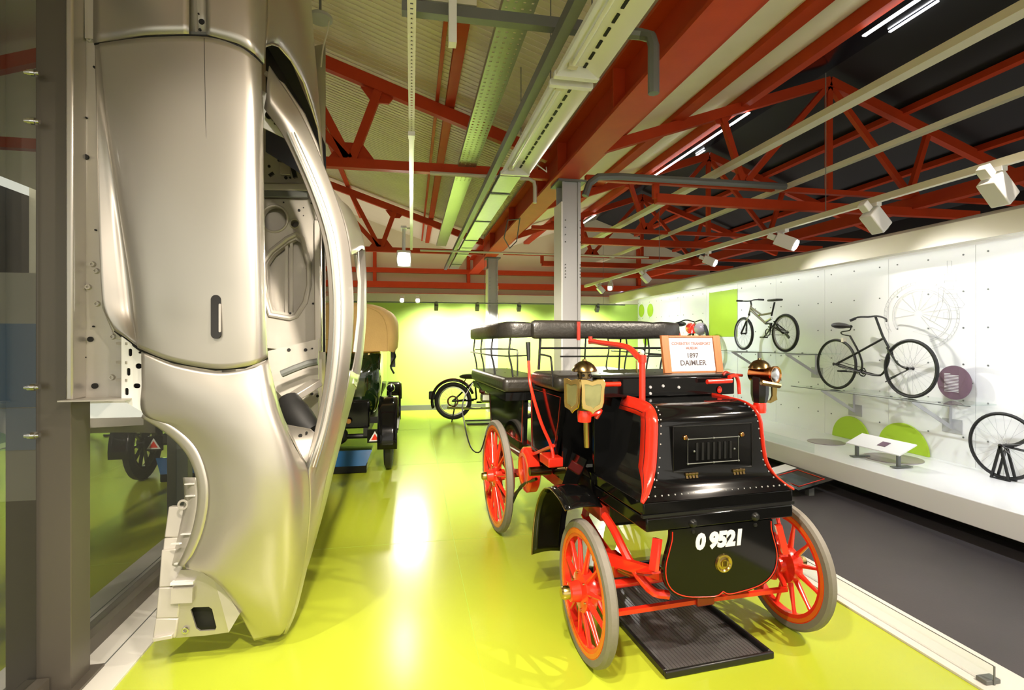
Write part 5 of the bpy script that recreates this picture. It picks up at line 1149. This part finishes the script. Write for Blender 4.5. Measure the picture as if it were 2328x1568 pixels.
en = K(MB().lathe([(0.06, 0.0), (0.07, 0.02), (0.07, 0.2), (0.05, 0.24)], (0.74, 0, 0.54), (0.15, 0, 1), 16), 'cylinder', 'grey_paint')
for k in range(6): MB().lathe([(0.085, 0.0), (0.085, 0.008)], Vector((0.74, 0, 0.58)) + Vector((0.15, 0, 1)).normalized() * 0.03 * k, (0.15, 0, 1), 16).build('cooling_fin', 'grey_paint', en)
K(MB().b2((0.50, -0.12, 0.54), (0.62, 0.0, 0.70)), 'gear_case', 'maroon', bevel=0.03)
K(MB().tube(smooth_path([(0.80, -0.10, 0.70), (0.95, -0.13, 0.55), (0.85, -0.14, 0.30), (0.4, -0.14, 0.26), (-0.1, -0.14, 0.28)], 20), 0.022, 8), 'exhaust', 'chrome')
K(MB().tube(smooth_path([(0.98, -0.32, 0.95), (1.08, -0.18, 1.02), (1.12, 0, 0.98), (1.08, 0.18, 1.02), (0.98, 0.32, 0.95)], 18), 0.012, 8), 'handlebar', 'chrome')
K(MB().lathe([(0.0, -0.1), (0.05, -0.09), (0.085, 0.0), (0.075, 0.02), (0.0, 0.03)], (1.24, 0, 0.88), (1, 0, 0.0), 18), 'headlamp', 'chrome')
K(MB().rect_ring((0, -0.065, 0.39), YX, 0.08, 0.11, 0.02, 24), 'rear_sprocket', 'maroon')
t = thing('floor_mat', 'flat black drip tray beneath the maroon motorcycle', 'tray', (mp.x + 0.55, mp.y - 0.30, 0))
MB().b2((-0.33, -0.2, 0), (0.33, 0.2, 0.012)).build('base', 'black_satin', t, bevel=0.003)
for s in (-1, 1): MB().b2((-0.33, s * 0.2 - 0.01, 0.0125), (0.33, s * 0.2 + 0.01, 0.03)).build('rim', 'black_satin', t)
# ------------------------------------------------------------------ wall shelves and bicycles
BX = 5.0
def Q(cu, cv, dx=0.0): return AX(1600 + cu / 3.198, 560 + cv / 3.198, BX + dx)
def shelf(y0, y1, z, lab):
    t = thing('wall_shelf', lab, 'shelf', (XR, (y0 + y1) / 2, z), group='glass wall shelves'); h = (y1 - y0) / 2
    MB().b2((-0.52, -h, -0.012), (-0.002, h, 0)).build('glass_plate', 'clear_glass', t, smooth=0)
    MB().tube([(-0.525, -h, -0.006), (-0.525, h, -0.006)], 0.005, 6).build('front_rod', 'grey_steel', t)
    MB().tube([(-0.30, -h, -0.016), (-0.30, h, -0.016)], 0.005, 6).build('support_rod', 'grey_steel', t)
    for yy in (-h * 0.6, h * 0.55):
        MB().plate([[(-0.004, yy, -0.018), (-0.48, yy, -0.018), (-0.48, yy, -0.03), (-0.02, yy, -0.30), (-0.004, yy, -0.30)], [(-0.03, yy, -0.035), (-0.40, yy, -0.035), (-0.03, yy, -0.25)]], (0, 0.008, 0)).build('bracket', 'grey_paint', t)
        MB().b2((-0.006, yy - 0.10, -0.34), (-0.001, yy + 0.10, -0.20)).build('wall_plate', 'grey_paint', t)
    for yy in (-h * 0.8, -h * 0.3, h * 0.3, h * 0.8): MB().lathe([(0.012, 0.0), (0.012, 0.006), (0.0, 0.008)], (-0.40, yy, 0.0), (0, 0, 1), 10).build('clamp_stud', 'grey_steel', t)
    return t
zs2 = 0.985; zs1 = 1.405
ys = (Q(1905, 1125).y, Q(720, 1045).y); shelf(ys[0], ys[1], zs2, 'glass shelf with rods carrying the black veteran bicycle')
ys1 = (Q(830, 775).y, Q(130, 775).y); shelf(ys1[0], ys1[1], zs1, 'glass shelf with rods carrying the small mountain bike')
# veteran bicycle
bi = thing('bicycle', 'black veteran safety bicycle with swept handlebar on the glass shelf', 'bicycle', (BX, 4.9, zs2))
OFF = Vector((BX, 4.9, zs2))
def L(cu, cv, dx=0): return Q(cu, cv, dx) - OFF
def W2(mb, n, m_='black_satin', **k): return mb.build(n, m_, bi, **k)
rc, fc = L(962, 855), L(1500, 878); R2 = 0.302; rc.z = R2 + 0.001; fc.z = R2 + 0.001
cycle_wheel(bi, rc, X3, R2, 0.013, 'black_satin', 28); cycle_wheel(bi, fc, X3, R2, 0.015, 'black_satin', 28)
hd_top, hd_bot = L(1248, 510), L(1345, 735)
W2(MB().tube([hd_top, L(1300, 650), hd_bot], 0.013, 10), 'head_tube')
for s in (-0.045, 0.045): W2(MB().tube(smooth_path([hd_bot + Vector((s * .6, 0, 0)), L(1385, 820, s), L(1430, 868, s), fc + Vector((s, 0, 0))], 14), 0.009, 8), 'fork_blade')
bb = L(1155, 915)
W2(MB().tube([rc, L(1130, 765), L(1298, 672)], 0.013, 8), 'top_tube')
W2(MB().tube(smooth_path([L(1062, 650), L(1120, 755), L(1150, 840), L(1148, 905)], 12), 0.011, 8), 'seat_tube')
W2(MB().tube(smooth_path([bb, L(1240, 935), L(1300, 925), L(1345, 830), L(1340, 740)], 16), 0.011, 8), 'down_tube')
for s in (-0.04, 0.04): W2(MB().tube([rc + Vector((s, 0, 0)), bb + Vector((s * .5, 0, 0))], 0.008, 8), 'chain_stay')
W2(MB().tube([fc, L(1320, 985)], 0.006, 6), 'front_stay'); W2(MB().tube([fc, L(1335, 965, 0.03)], 0.005, 6), 'front_stay')
W2(MB().ring(bb, X3, 0.045, 0.006, 24, 6), 'chain_wheel'); W2(MB().ring(bb + Vector((0.01, 0, 0)), X3, 0.02, 0.006, 16, 6), 'bottom_bracket')
W2(MB().bar(bb - Vector((0.05, 0, 0)), L(1010, 905) - Vector((0.05, 0, 0)), 0.014, 0.012), 'crank_arm')
W2(MB().box(L(1005, 905, -0.10), (0.09, 0.05, 0.02)), 'pedal', bevel=0.004)
W2(MB().bar(bb + Vector((0.05, 0, 0)), L(1285, 940, 0.05), 0.014, 0.012), 'crank_arm')
W2(MB().tube([rc + Vector((0.03, 0, 0.03)), bb + Vector((0.03, 0, 0.045))], 0.004, 6), 'chain'); W2(MB().tube([rc + Vector((0.03, 0, -0.03)), bb + Vector((0.03, 0, -0.045))], 0.004, 6), 'chain')
W2(MB().tube(smooth_path([L(1062, 540, -0.26), L(1120, 515, -0.20), L(1200, 512, -0.10), L(1250, 506, 0), L(1290, 512, 0.10), L(1325, 528, 0.2), L(1328, 545, 0.26)], 20), 0.010, 8), 'handlebar')
W2(MB().tube([L(1062, 540, -0.26), L(1105, 522, -0.22)], 0.015, 8), 'grip')
W2(MB().grid([[L(955 + 70 * t, 572 + 6 * t, 0.001) + Vector((0.10 * wd * math.cos(a), 0, 0.025 * math.sin(a) * (0.5 + wd))) for a in [2 * math.pi * i / 12 for i in range(12)]] for t, wd in ((0, 0.25), (0.15, 0.8), (0.4, 1.0), (0.8, 0.8), (1.2, 0.4), (1.7, 0.15))], closed=True), 'saddle', 'leather')
W2(MB().tube(smooth_path([L(1070, 585), L(1060, 610), L(1000, 622), L(1010, 640), L(1060, 650)], 16), 0.007, 6), 'saddle_spring')
W2(MB().box(L(1018, 680), (0.05, 0.03, 0.05)), 'paper_label', 'cream_paint')
# mountain bike
mb_ = thing('bicycle', 'small full suspension mountain bike with fat black tyres on the upper glass shelf', 'bicycle', (BX, 6.9, zs1))
OFF1 = Vector((BX, 6.9, zs1))
def L1(cu, cv, dx=0): return Q(cu, cv, dx) - OFF1
def W1(mb, n, m_='black_satin', **k): return mb.build(n, m_, mb_, **k)
f1, r1 = L1(290, 635), L1(592, 625); R1 = 0.262; f1.z = R1 + 0.001; r1.z = R1 + 0.001
cycle_wheel(mb_, r1, X3, R1, 0.02, 'grey_paint', 24); cycle_wheel(mb_, f1, Vector((1, -0.06, 0)), R1 * 0.97, 0.02, 'grey_paint', 24)
for s in (-0.045, 0.045):
    W1(MB().tube([f1 + Vector((s, 0, 0)), L1(312, 540, s)], 0.013, 8), 'fork_leg'); W1(MB().tube([L1(312, 540, s), L1(330, 490, s)], 0.009, 8), 'fork_stanchion', 'chrome')
W1(MB().bar(L1(330, 495, -0.06), L1(330, 495, 0.06), 0.03, 0.03), 'fork_crown')
W1(MB().tube([L1(326, 505), L1(346, 425)], 0.014, 8), 'head_tube', 'silver_paint')
W1(MB().tube([L1(340, 460), L1(452, 560)], 0.018, 8), 'down_tube', 'silver_paint'); W1(MB().tube([L1(345, 445), L1(420, 497), L1(492, 485)], 0.015, 8), 'top_tube', 'silver_paint')
W1(MB().tube([L1(400, 500), L1(485, 485)], 0.012, 8), 'side_decal', 'lime_gloss')
W1(MB().tube([L1(492, 505), L1(515, 405)], 0.012, 8), 'seat_post'); W1(MB().tube([L1(452, 560), L1(492, 560), L1(480, 610)], 0.016, 8), 'rear_pivot')
for s in (-0.05, 0.05):
    W1(MB().tube([L1(480, 570, s), r1 + Vector((s, 0, 0)) + Vector((0, 0, 0.01))], 0.011, 8), 'swing_arm'); W1(MB().tube([L1(510, 545, s), r1 + Vector((s, 0, 0))], 0.010, 8), 'seat_stay')
W1(MB().tube([L1(455, 545), L1(495, 520)], 0.02, 10), 'shock', 'chrome')
W1(MB().tube(smooth_path([L1(240, 395, -0.28), L1(310, 398, -0.1), L1(345, 395, 0), L1(370, 388, 0.1), L1(435, 388, 0.28)], 14), 0.009, 8), 'handlebar')
W1(MB().tube([L1(240, 395, -0.28), L1(280, 396, -0.18)], 0.014, 8), 'grip'); W1(MB().tube([L1(435, 388, 0.28), L1(395, 386, 0.18)], 0.014, 8), 'grip')
W1(MB().tube([L1(346, 425), L1(340, 396)], 0.012, 8), 'stem')
W1(MB().box(L1(517, 390), (0.11, 0.20, 0.03)), 'saddle', 'leather', bevel=0.012)
W1(MB().ring(L1(465, 625), X3, 0.05, 0.007, 22, 6), 'chain_wheel'); W1(MB().bar(L1(465, 625, -0.05), L1(440, 655, -0.05), 0.014, 0.012), 'crank_arm'); W1(MB().bar(L1(465, 625, 0.05), L1(492, 590, 0.05), 0.014, 0.012), 'crank_arm')
W1(MB().box(L1(436, 660, -0.09), (0.08, 0.07, 0.02)), 'pedal'); W1(MB().box(L1(496, 585, 0.09), (0.08, 0.07, 0.02)), 'pedal')
W1(MB().bar(r1, L1(620, 665, 0), 0.02, 0.03), 'derailleur')
W1(MB().tube([L1(465, 608, 0.04), r1 + Vector((0.04, 0, 0.03))], 0.004, 6), 'chain'); W1(MB().tube([L1(465, 642, 0.04), r1 + Vector((0.04, 0, -0.03))], 0.004, 6), 'chain')
# red moped on a further shelf
p0 = AX(1575, 752, 4.95)
mo = thing('moped', 'red moped high on the wall behind the sign and padded rail', 'moped', (4.95, p0.y, 1.36))
shelf(p0.y - 0.55, p0.y + 1.1, 1.355, 'glass shelf carrying the red moped behind the sign')
cycle_wheel(mo, (0, 0.72, 0.26), X3, 0.25, 0.03, 'chrome', 18); cycle_wheel(mo, (0, -0.25, 0.26), X3, 0.25, 0.03, 'chrome', 18)
for n_, m_, mb in (('fuel_tank', 'red_gloss', MB().ball((0, 0.10, 0.42), 0.12, (0.5, 1.0, 0.8))), ('front_fairing', 'red_gloss', MB().lathe([(0.10, 0), (0.08, 0.08), (0.03, 0.16), (0.0, 0.18)], (0, -0.02, 0.32), (0, 0, 1), 16)),
                   ('leg_shield', 'purple_grey', MB().ball((0, -0.26, 0.40), 0.16, (0.6, 1.0, 0.7))), ('saddle', 'leather', MB().ball((0, 0.45, 0.50), 0.12, (0.8, 1.3, 0.4))), ('rear_mudguard', 'red_gloss', MB().ball((0, 0.62, 0.28), 0.14, (0.4, 1.2, 0.8)))):
    mb.build(n_, m_, mo)
MB().tube(smooth_path([(-0.26, 0.10, 0.50), (-0.15, -0.02, 0.56), (0, -0.06, 0.53), (0.15, -0.02, 0.56), (0.26, 0.10, 0.50)], 14), 0.012, 8).build('handlebar', 'black_satin', mo)
MB().tube([(0, -0.25, 0.26), (0, -0.06, 0.53)], 0.018, 8).build('fork', 'chrome', mo); MB().tube([(0, 0.72, 0.26), (0, 0.3, 0.22), (0, -0.05, 0.36)], 0.02, 8).build('frame_tube', 'black_satin', mo)
# third cycle at the right edge, on a floor stand
c3 = AX(2281, 1013, 5.14); R3 = c3.z - 0.351
tb = thing('bicycle', 'old black bicycle standing on the platform at the right edge', 'bicycle', (5.14, c3.y, 0.351))
def W3(mb, n, m_='black_satin', **k): return mb.build(n, m_, tb, **k)
cycle_wheel(tb, (0, 0, R3), X3, R3, 0.012, 'black_satin', 24); cycle_wheel(tb, (0, -1.05, R3), X3, R3, 0.012, 'black_satin', 24)
W3(MB().tube(smooth_path([(0, 0.0, R3 + 0.0), (0, -0.12, R3 + 0.04), (0, -0.24, R3 + 0.16), (0, -0.30, R3 + 0.30)], 12), 0.016, 8), 'rear_stay')
W3(MB().tube([(0, -0.30, R3 + 0.30), (0, -0.85, R3 + 0.32)], 0.013, 8), 'top_tube'); W3(MB().tube([(0, -0.42, R3 - 0.03), (0, -0.85, R3 + 0.28)], 0.013, 8), 'down_tube'); W3(MB().tube([(0, 0, R3), (0, -0.42, R3 - 0.03), (0, -0.30, R3 + 0.42)], 0.012, 8), 'seat_tube')
W3(MB().tube([(0, -1.05, R3), (0, -0.83, R3 + 0.48)], 0.012, 8), 'fork'); W3(MB().tube([(-0.19, -0.75, R3 + 0.5), (0, -0.85, R3 + 0.52), (0.19, -0.75, R3 + 0.5)], 0.010, 8), 'handlebar'); W3(MB().ball((0, -0.30, R3 + 0.45), 0.1, (0.8, 1.2, 0.35)), 'saddle', 'leather')
cs = thing('cycle_stand', 'black steel stand holding the bicycle wheel at the right edge', 'stand', (5.14, c3.y, 0.351))
for s in (-1, 1):
    MB().bar((s * 0.035, 0.0, R3), (s * 0.035, 0.07, 0.012), 0.012, 0.02).build('leg', 'black_satin', cs); MB().bar((s * 0.035, 0.0, R3), (s * 0.035, -0.07, 0.012), 0.012, 0.02).build('leg', 'black_satin', cs)
    MB().b2((s * 0.035 - 0.008, -0.08, 0), (s * 0.035 + 0.008, 0.08, 0.012)).build('foot', 'black_satin', cs)
# ------------------------------------------------------------------ wall graphics and platform pieces
ds = thing('info_disc', 'purple round information disc standing off the white wall', 'sign', Q(1819, 990, 0.25))
MB().lathe([(0.0, -0.012), (0.165, -0.012), (0.168, -0.008), (0.168, 0.0), (0.0, 0.0)], (0, 0, 0), (-1, 0, 0), 48).build('disc', 'purple', ds)
MB().b2((-0.02, -0.11, -0.10), (-0.001, -0.085, 0.10)).build('standoff', 'grey_steel', ds) if False else None
for i in range(13):
    z = 0.085 - i * 0.0145; l = 0.10 if i else 0.05
    MB().b2((-0.0026, 0.085 - l * (1.3 if i else 1) , z - 0.0025), (-0.0006, 0.095, z + 0.0025)).build('print_line', 'white_letters', ds)
for y, z in ((-0.1, 0), (0.1, 0)): MB().tube([(0.012, y, z), (XR - ds.location.x - 0.002, y, z)], 0.006, 6).build('standoff', 'grey_steel', ds)
for i, (u, v, r, lab) in enumerate(((1932, 1000, 38, 'lime green half disc against the wall behind the flat round plate, left one'), (2050, 1030, 47, 'larger lime green half disc behind the small reading panel'))):
    c = AX(u, v, XR - 0.03); rr = r / FPX * (c.x * sY + c.y * cY) * 1.35
    o = MB().plate([[(XR - 0.03, c.y + rr * math.cos(math.pi * k / 28), 0.352 + rr * math.sin(math.pi * k / 28)) for k in range(29)]], (0.02, 0, 0)).build('half_disc', 'lime_paint'); tag(o, lab, 'display disc')
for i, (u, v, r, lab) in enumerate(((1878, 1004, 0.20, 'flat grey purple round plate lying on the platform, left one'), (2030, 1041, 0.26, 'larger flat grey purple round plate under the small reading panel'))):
    c = AZ(u, v, 0.355); tag(MB().lathe([(0.0, 0.0), (r, 0.0), (r, 0.006), (0.0, 0.006)], (c.x, c.y, 0.351), (0, 0, 1), 48).build('round_plate', 'purple_grey'), lab, 'display plate')
rp_ = AZ(2000, 1050, 0.351)
rd = thing('reading_panel', 'small white tilted reading panel on two dark legs on the platform', 'lectern', (rp_.x, rp_.y, 0.3575))
MB().box((0.0, 0.0, 0.175), (0.22, 0.62, 0.012), Matrix.Rotation(math.radians(-25), 3, 'Y')).build('panel', 'white_gloss', rd)
for yy in (-0.24, 0.24):
    MB().b2((-0.05, yy - 0.012, 0.0), (-0.02, yy + 0.012, 0.125)).build('leg', 'grey_steel', rd); MB().b2((-0.10, yy - 0.03, 0.0), (0.10, yy + 0.03, 0.008)).build('foot', 'grey_steel', rd)
MB().box((-0.003, -0.05, 0.184), (0.08, 0.09, 0.002), Matrix.Rotation(math.radians(-25), 3, 'Y')).build('printed_picture', 'purple', rd)
gl = AZ(1925, 1035, 0.36)
tag(MB().b2((XP + 0.03, 5.0, 0.351), (XP + 0.04, 8.2, 0.45)).build('glass_upstand', 'clear_glass', smooth=0), 'low glass upstand along the platform edge', 'glass barrier')
# tilted reader panel beside the walkway
rq = AZ(1835, 1108, 0.05)
rr_ = thing('reading_panel', 'low glossy black reading panel with red outline beside the walkway', 'lectern', (3.99, 4.97, 0))
RM = Matrix.Rotation(math.radians(14), 3, 'Y') @ Matrix.Rotation(0, 3, 'Z')
MB().box((0, 0, 0.12), (0.42, 0.70, 0.02), Matrix.Rotation(math.radians(-12), 3, 'Y')).build('panel', 'black_gloss', rr_)
MB().tube([Vector((0, 0, 0.133)) + Matrix.Rotation(math.radians(-12), 3, 'Y') @ Vector(p) for p in ((-0.15, -0.28, 0), (0.15, -0.28, 0), (0.15, 0.1, 0), (-0.15, 0.1, 0))], 0.004, 5, closed=True).build('red_outline', 'red_gloss', rr_)
MB().box((0, 0.24, 0.1315), (0.36, 0.18, 0.002), Matrix.Rotation(math.radians(-12), 3, 'Y')).build('printed_picture', 'paper', rr_)
for yy in (-0.25, 0.25): MB().b2((-0.03, yy - 0.03, 0), (0.03, yy + 0.03, 0.105)).build('leg', 'grey_steel', rr_)
# low glass barrier on the white kerb
gb = thing('glass_barrier', 'low clear glass barrier along the white kerb beside the vintage car', 'glass barrier', (2.62, 1.96, 0.012))
MB().b2((-0.005, 0, 0.004), (0.005, 4.6, 0.085)).build('glass_pane', 'clear_glass', gb, smooth=0)
MB().tube([(0, 0, 0.086), (0, 4.6, 0.086)], 0.0022, 5).build('top_edge', 'grey_steel', gb); MB().b2((-0.004, -0.004, 0), (0.004, 0.0, 0.086)).build('end_edge', 'grey_steel', gb)
MB().b2((-0.04, 0.0, 0), (0.04, 0.05, 0.02)).build('clamp_foot', 'grey_steel', gb, bevel=0.003)
# lime panels and circles on the wall
a, b = AX(1612, 657, XR - 0.006), AX(1676, 765, XR - 0.006); zt = 2.42
tag(MB().b2((XR - 0.006, b.y, b.z), (XR - 0.001, a.y, zt)).build('wall_graphic', 'lime_paint'), 'lime green rectangle on the white wall left of the mountain bike', 'wall graphic')
for i, (u, v, r) in enumerate(((1458, 706, 0.15), (1478, 705, 0.15), (1468, 772, 0.14))):
    c = AX(u, v, XR - 0.006); tag(MB().lathe([(0.0, 0.0), (r, 0.0), (r, 0.004), (0.0, 0.004)], (XR - 0.006, min(c.y, FAR - 0.2), c.z), (1, 0, 0), 32).build('wall_graphic', 'lime_paint'), ('lime green circle at the far end of the white wall, left one', 'lime green circle at the far end of the white wall, right one', 'lime green circle low at the far end behind the padded rail')[i], 'wall graphic')
# pale line drawing of a motorcycle wheel
ld = thing('line_drawing', 'pale grey line drawing of a spoked wheel and fork on the white wall', 'wall graphic', (XR - 0.008, 4.2, 1.5))
OFL = Vector(ld.location)
def LQ(cu, cv): return AX(1600 + cu / 3.198, 560 + cv / 3.198, XR - 0.008) - OFL
def stroke(P, closed=False, r=0.0016): return MB().tube([LQ(*p) for p in P], r, 4, closed=closed)
def arc(cx, cy, rx, ry, a0, a1, n=40): return [(cx + rx * math.cos(math.radians(a0 + (a1 - a0) * k / n)), cy + ry * math.sin(math.radians(a0 + (a1 - a0) * k / n))) for k in range(n + 1)]
for rx, ry in ((275, 248), (255, 230), (215, 195), (200, 182)): stroke(arc(1585, 505, rx, ry, -210, 75)).build('tyre_stroke', 'line_art', ld)
for k in range(34):
    a = math.radians(-205 + k * 8); stroke([(1585 + 257 * math.cos(a), 505 + 232 * math.sin(a)), (1585 + 273 * math.cos(a + .04), 505 + 246 * math.sin(a + .04))]).build('tread_stroke', 'line_art', ld)
for k in range(11):
    a = math.radians(-190 + k * 24); stroke([(1560 + 30 * math.cos(a), 490 + 28 * math.sin(a)), (1585 + 198 * math.cos(a + .1), 505 + 180 * math.sin(a + .1))]).build('spoke_stroke', 'line_art', ld)
for cx, cy, w_, h_ in ((1785, 150, 32, 90), (1790, 225, 90, 50), (1730, 235, 40, 60), (1795, 300, 40, 30), (1810, 495, 70, 60), (1760, 500, 30, 45), (1800, 360, 80, 40)):
    stroke([(cx - w_ / 2, cy - h_ / 2), (cx + w_ / 2, cy - h_ / 2), (cx + w_ / 2, cy + h_ / 2), (cx - w_ / 2, cy + h_ / 2)], True).build('fitting_stroke', 'line_art', ld)
stroke([(1740, 340), (1840, 350), (1895, 420), (1880, 445), (1800, 440), (1735, 400)], True).build('bracket_stroke', 'line_art', ld)
stroke([(1710, 300), (1700, 420), (1640, 540), (1680, 545), (1735, 420), (1745, 300)], True).build('fork_stroke', 'line_art', ld)
stroke([(1520, 620), (1660, 590), (1780, 640), (1770, 680), (1640, 650)], True).build('bracket_stroke', 'line_art', ld)
# bluish light box far away
q = AY(1430, 661, 14.5)
tag(MB().b2((q.x - 0.22, 14.5, q.z - 0.05), (q.x + 0.22, 14.6, q.z + 0.06)).build('light_box', 'screen_glow'), 'small bluish light box above the far end of the wall', 'light box')
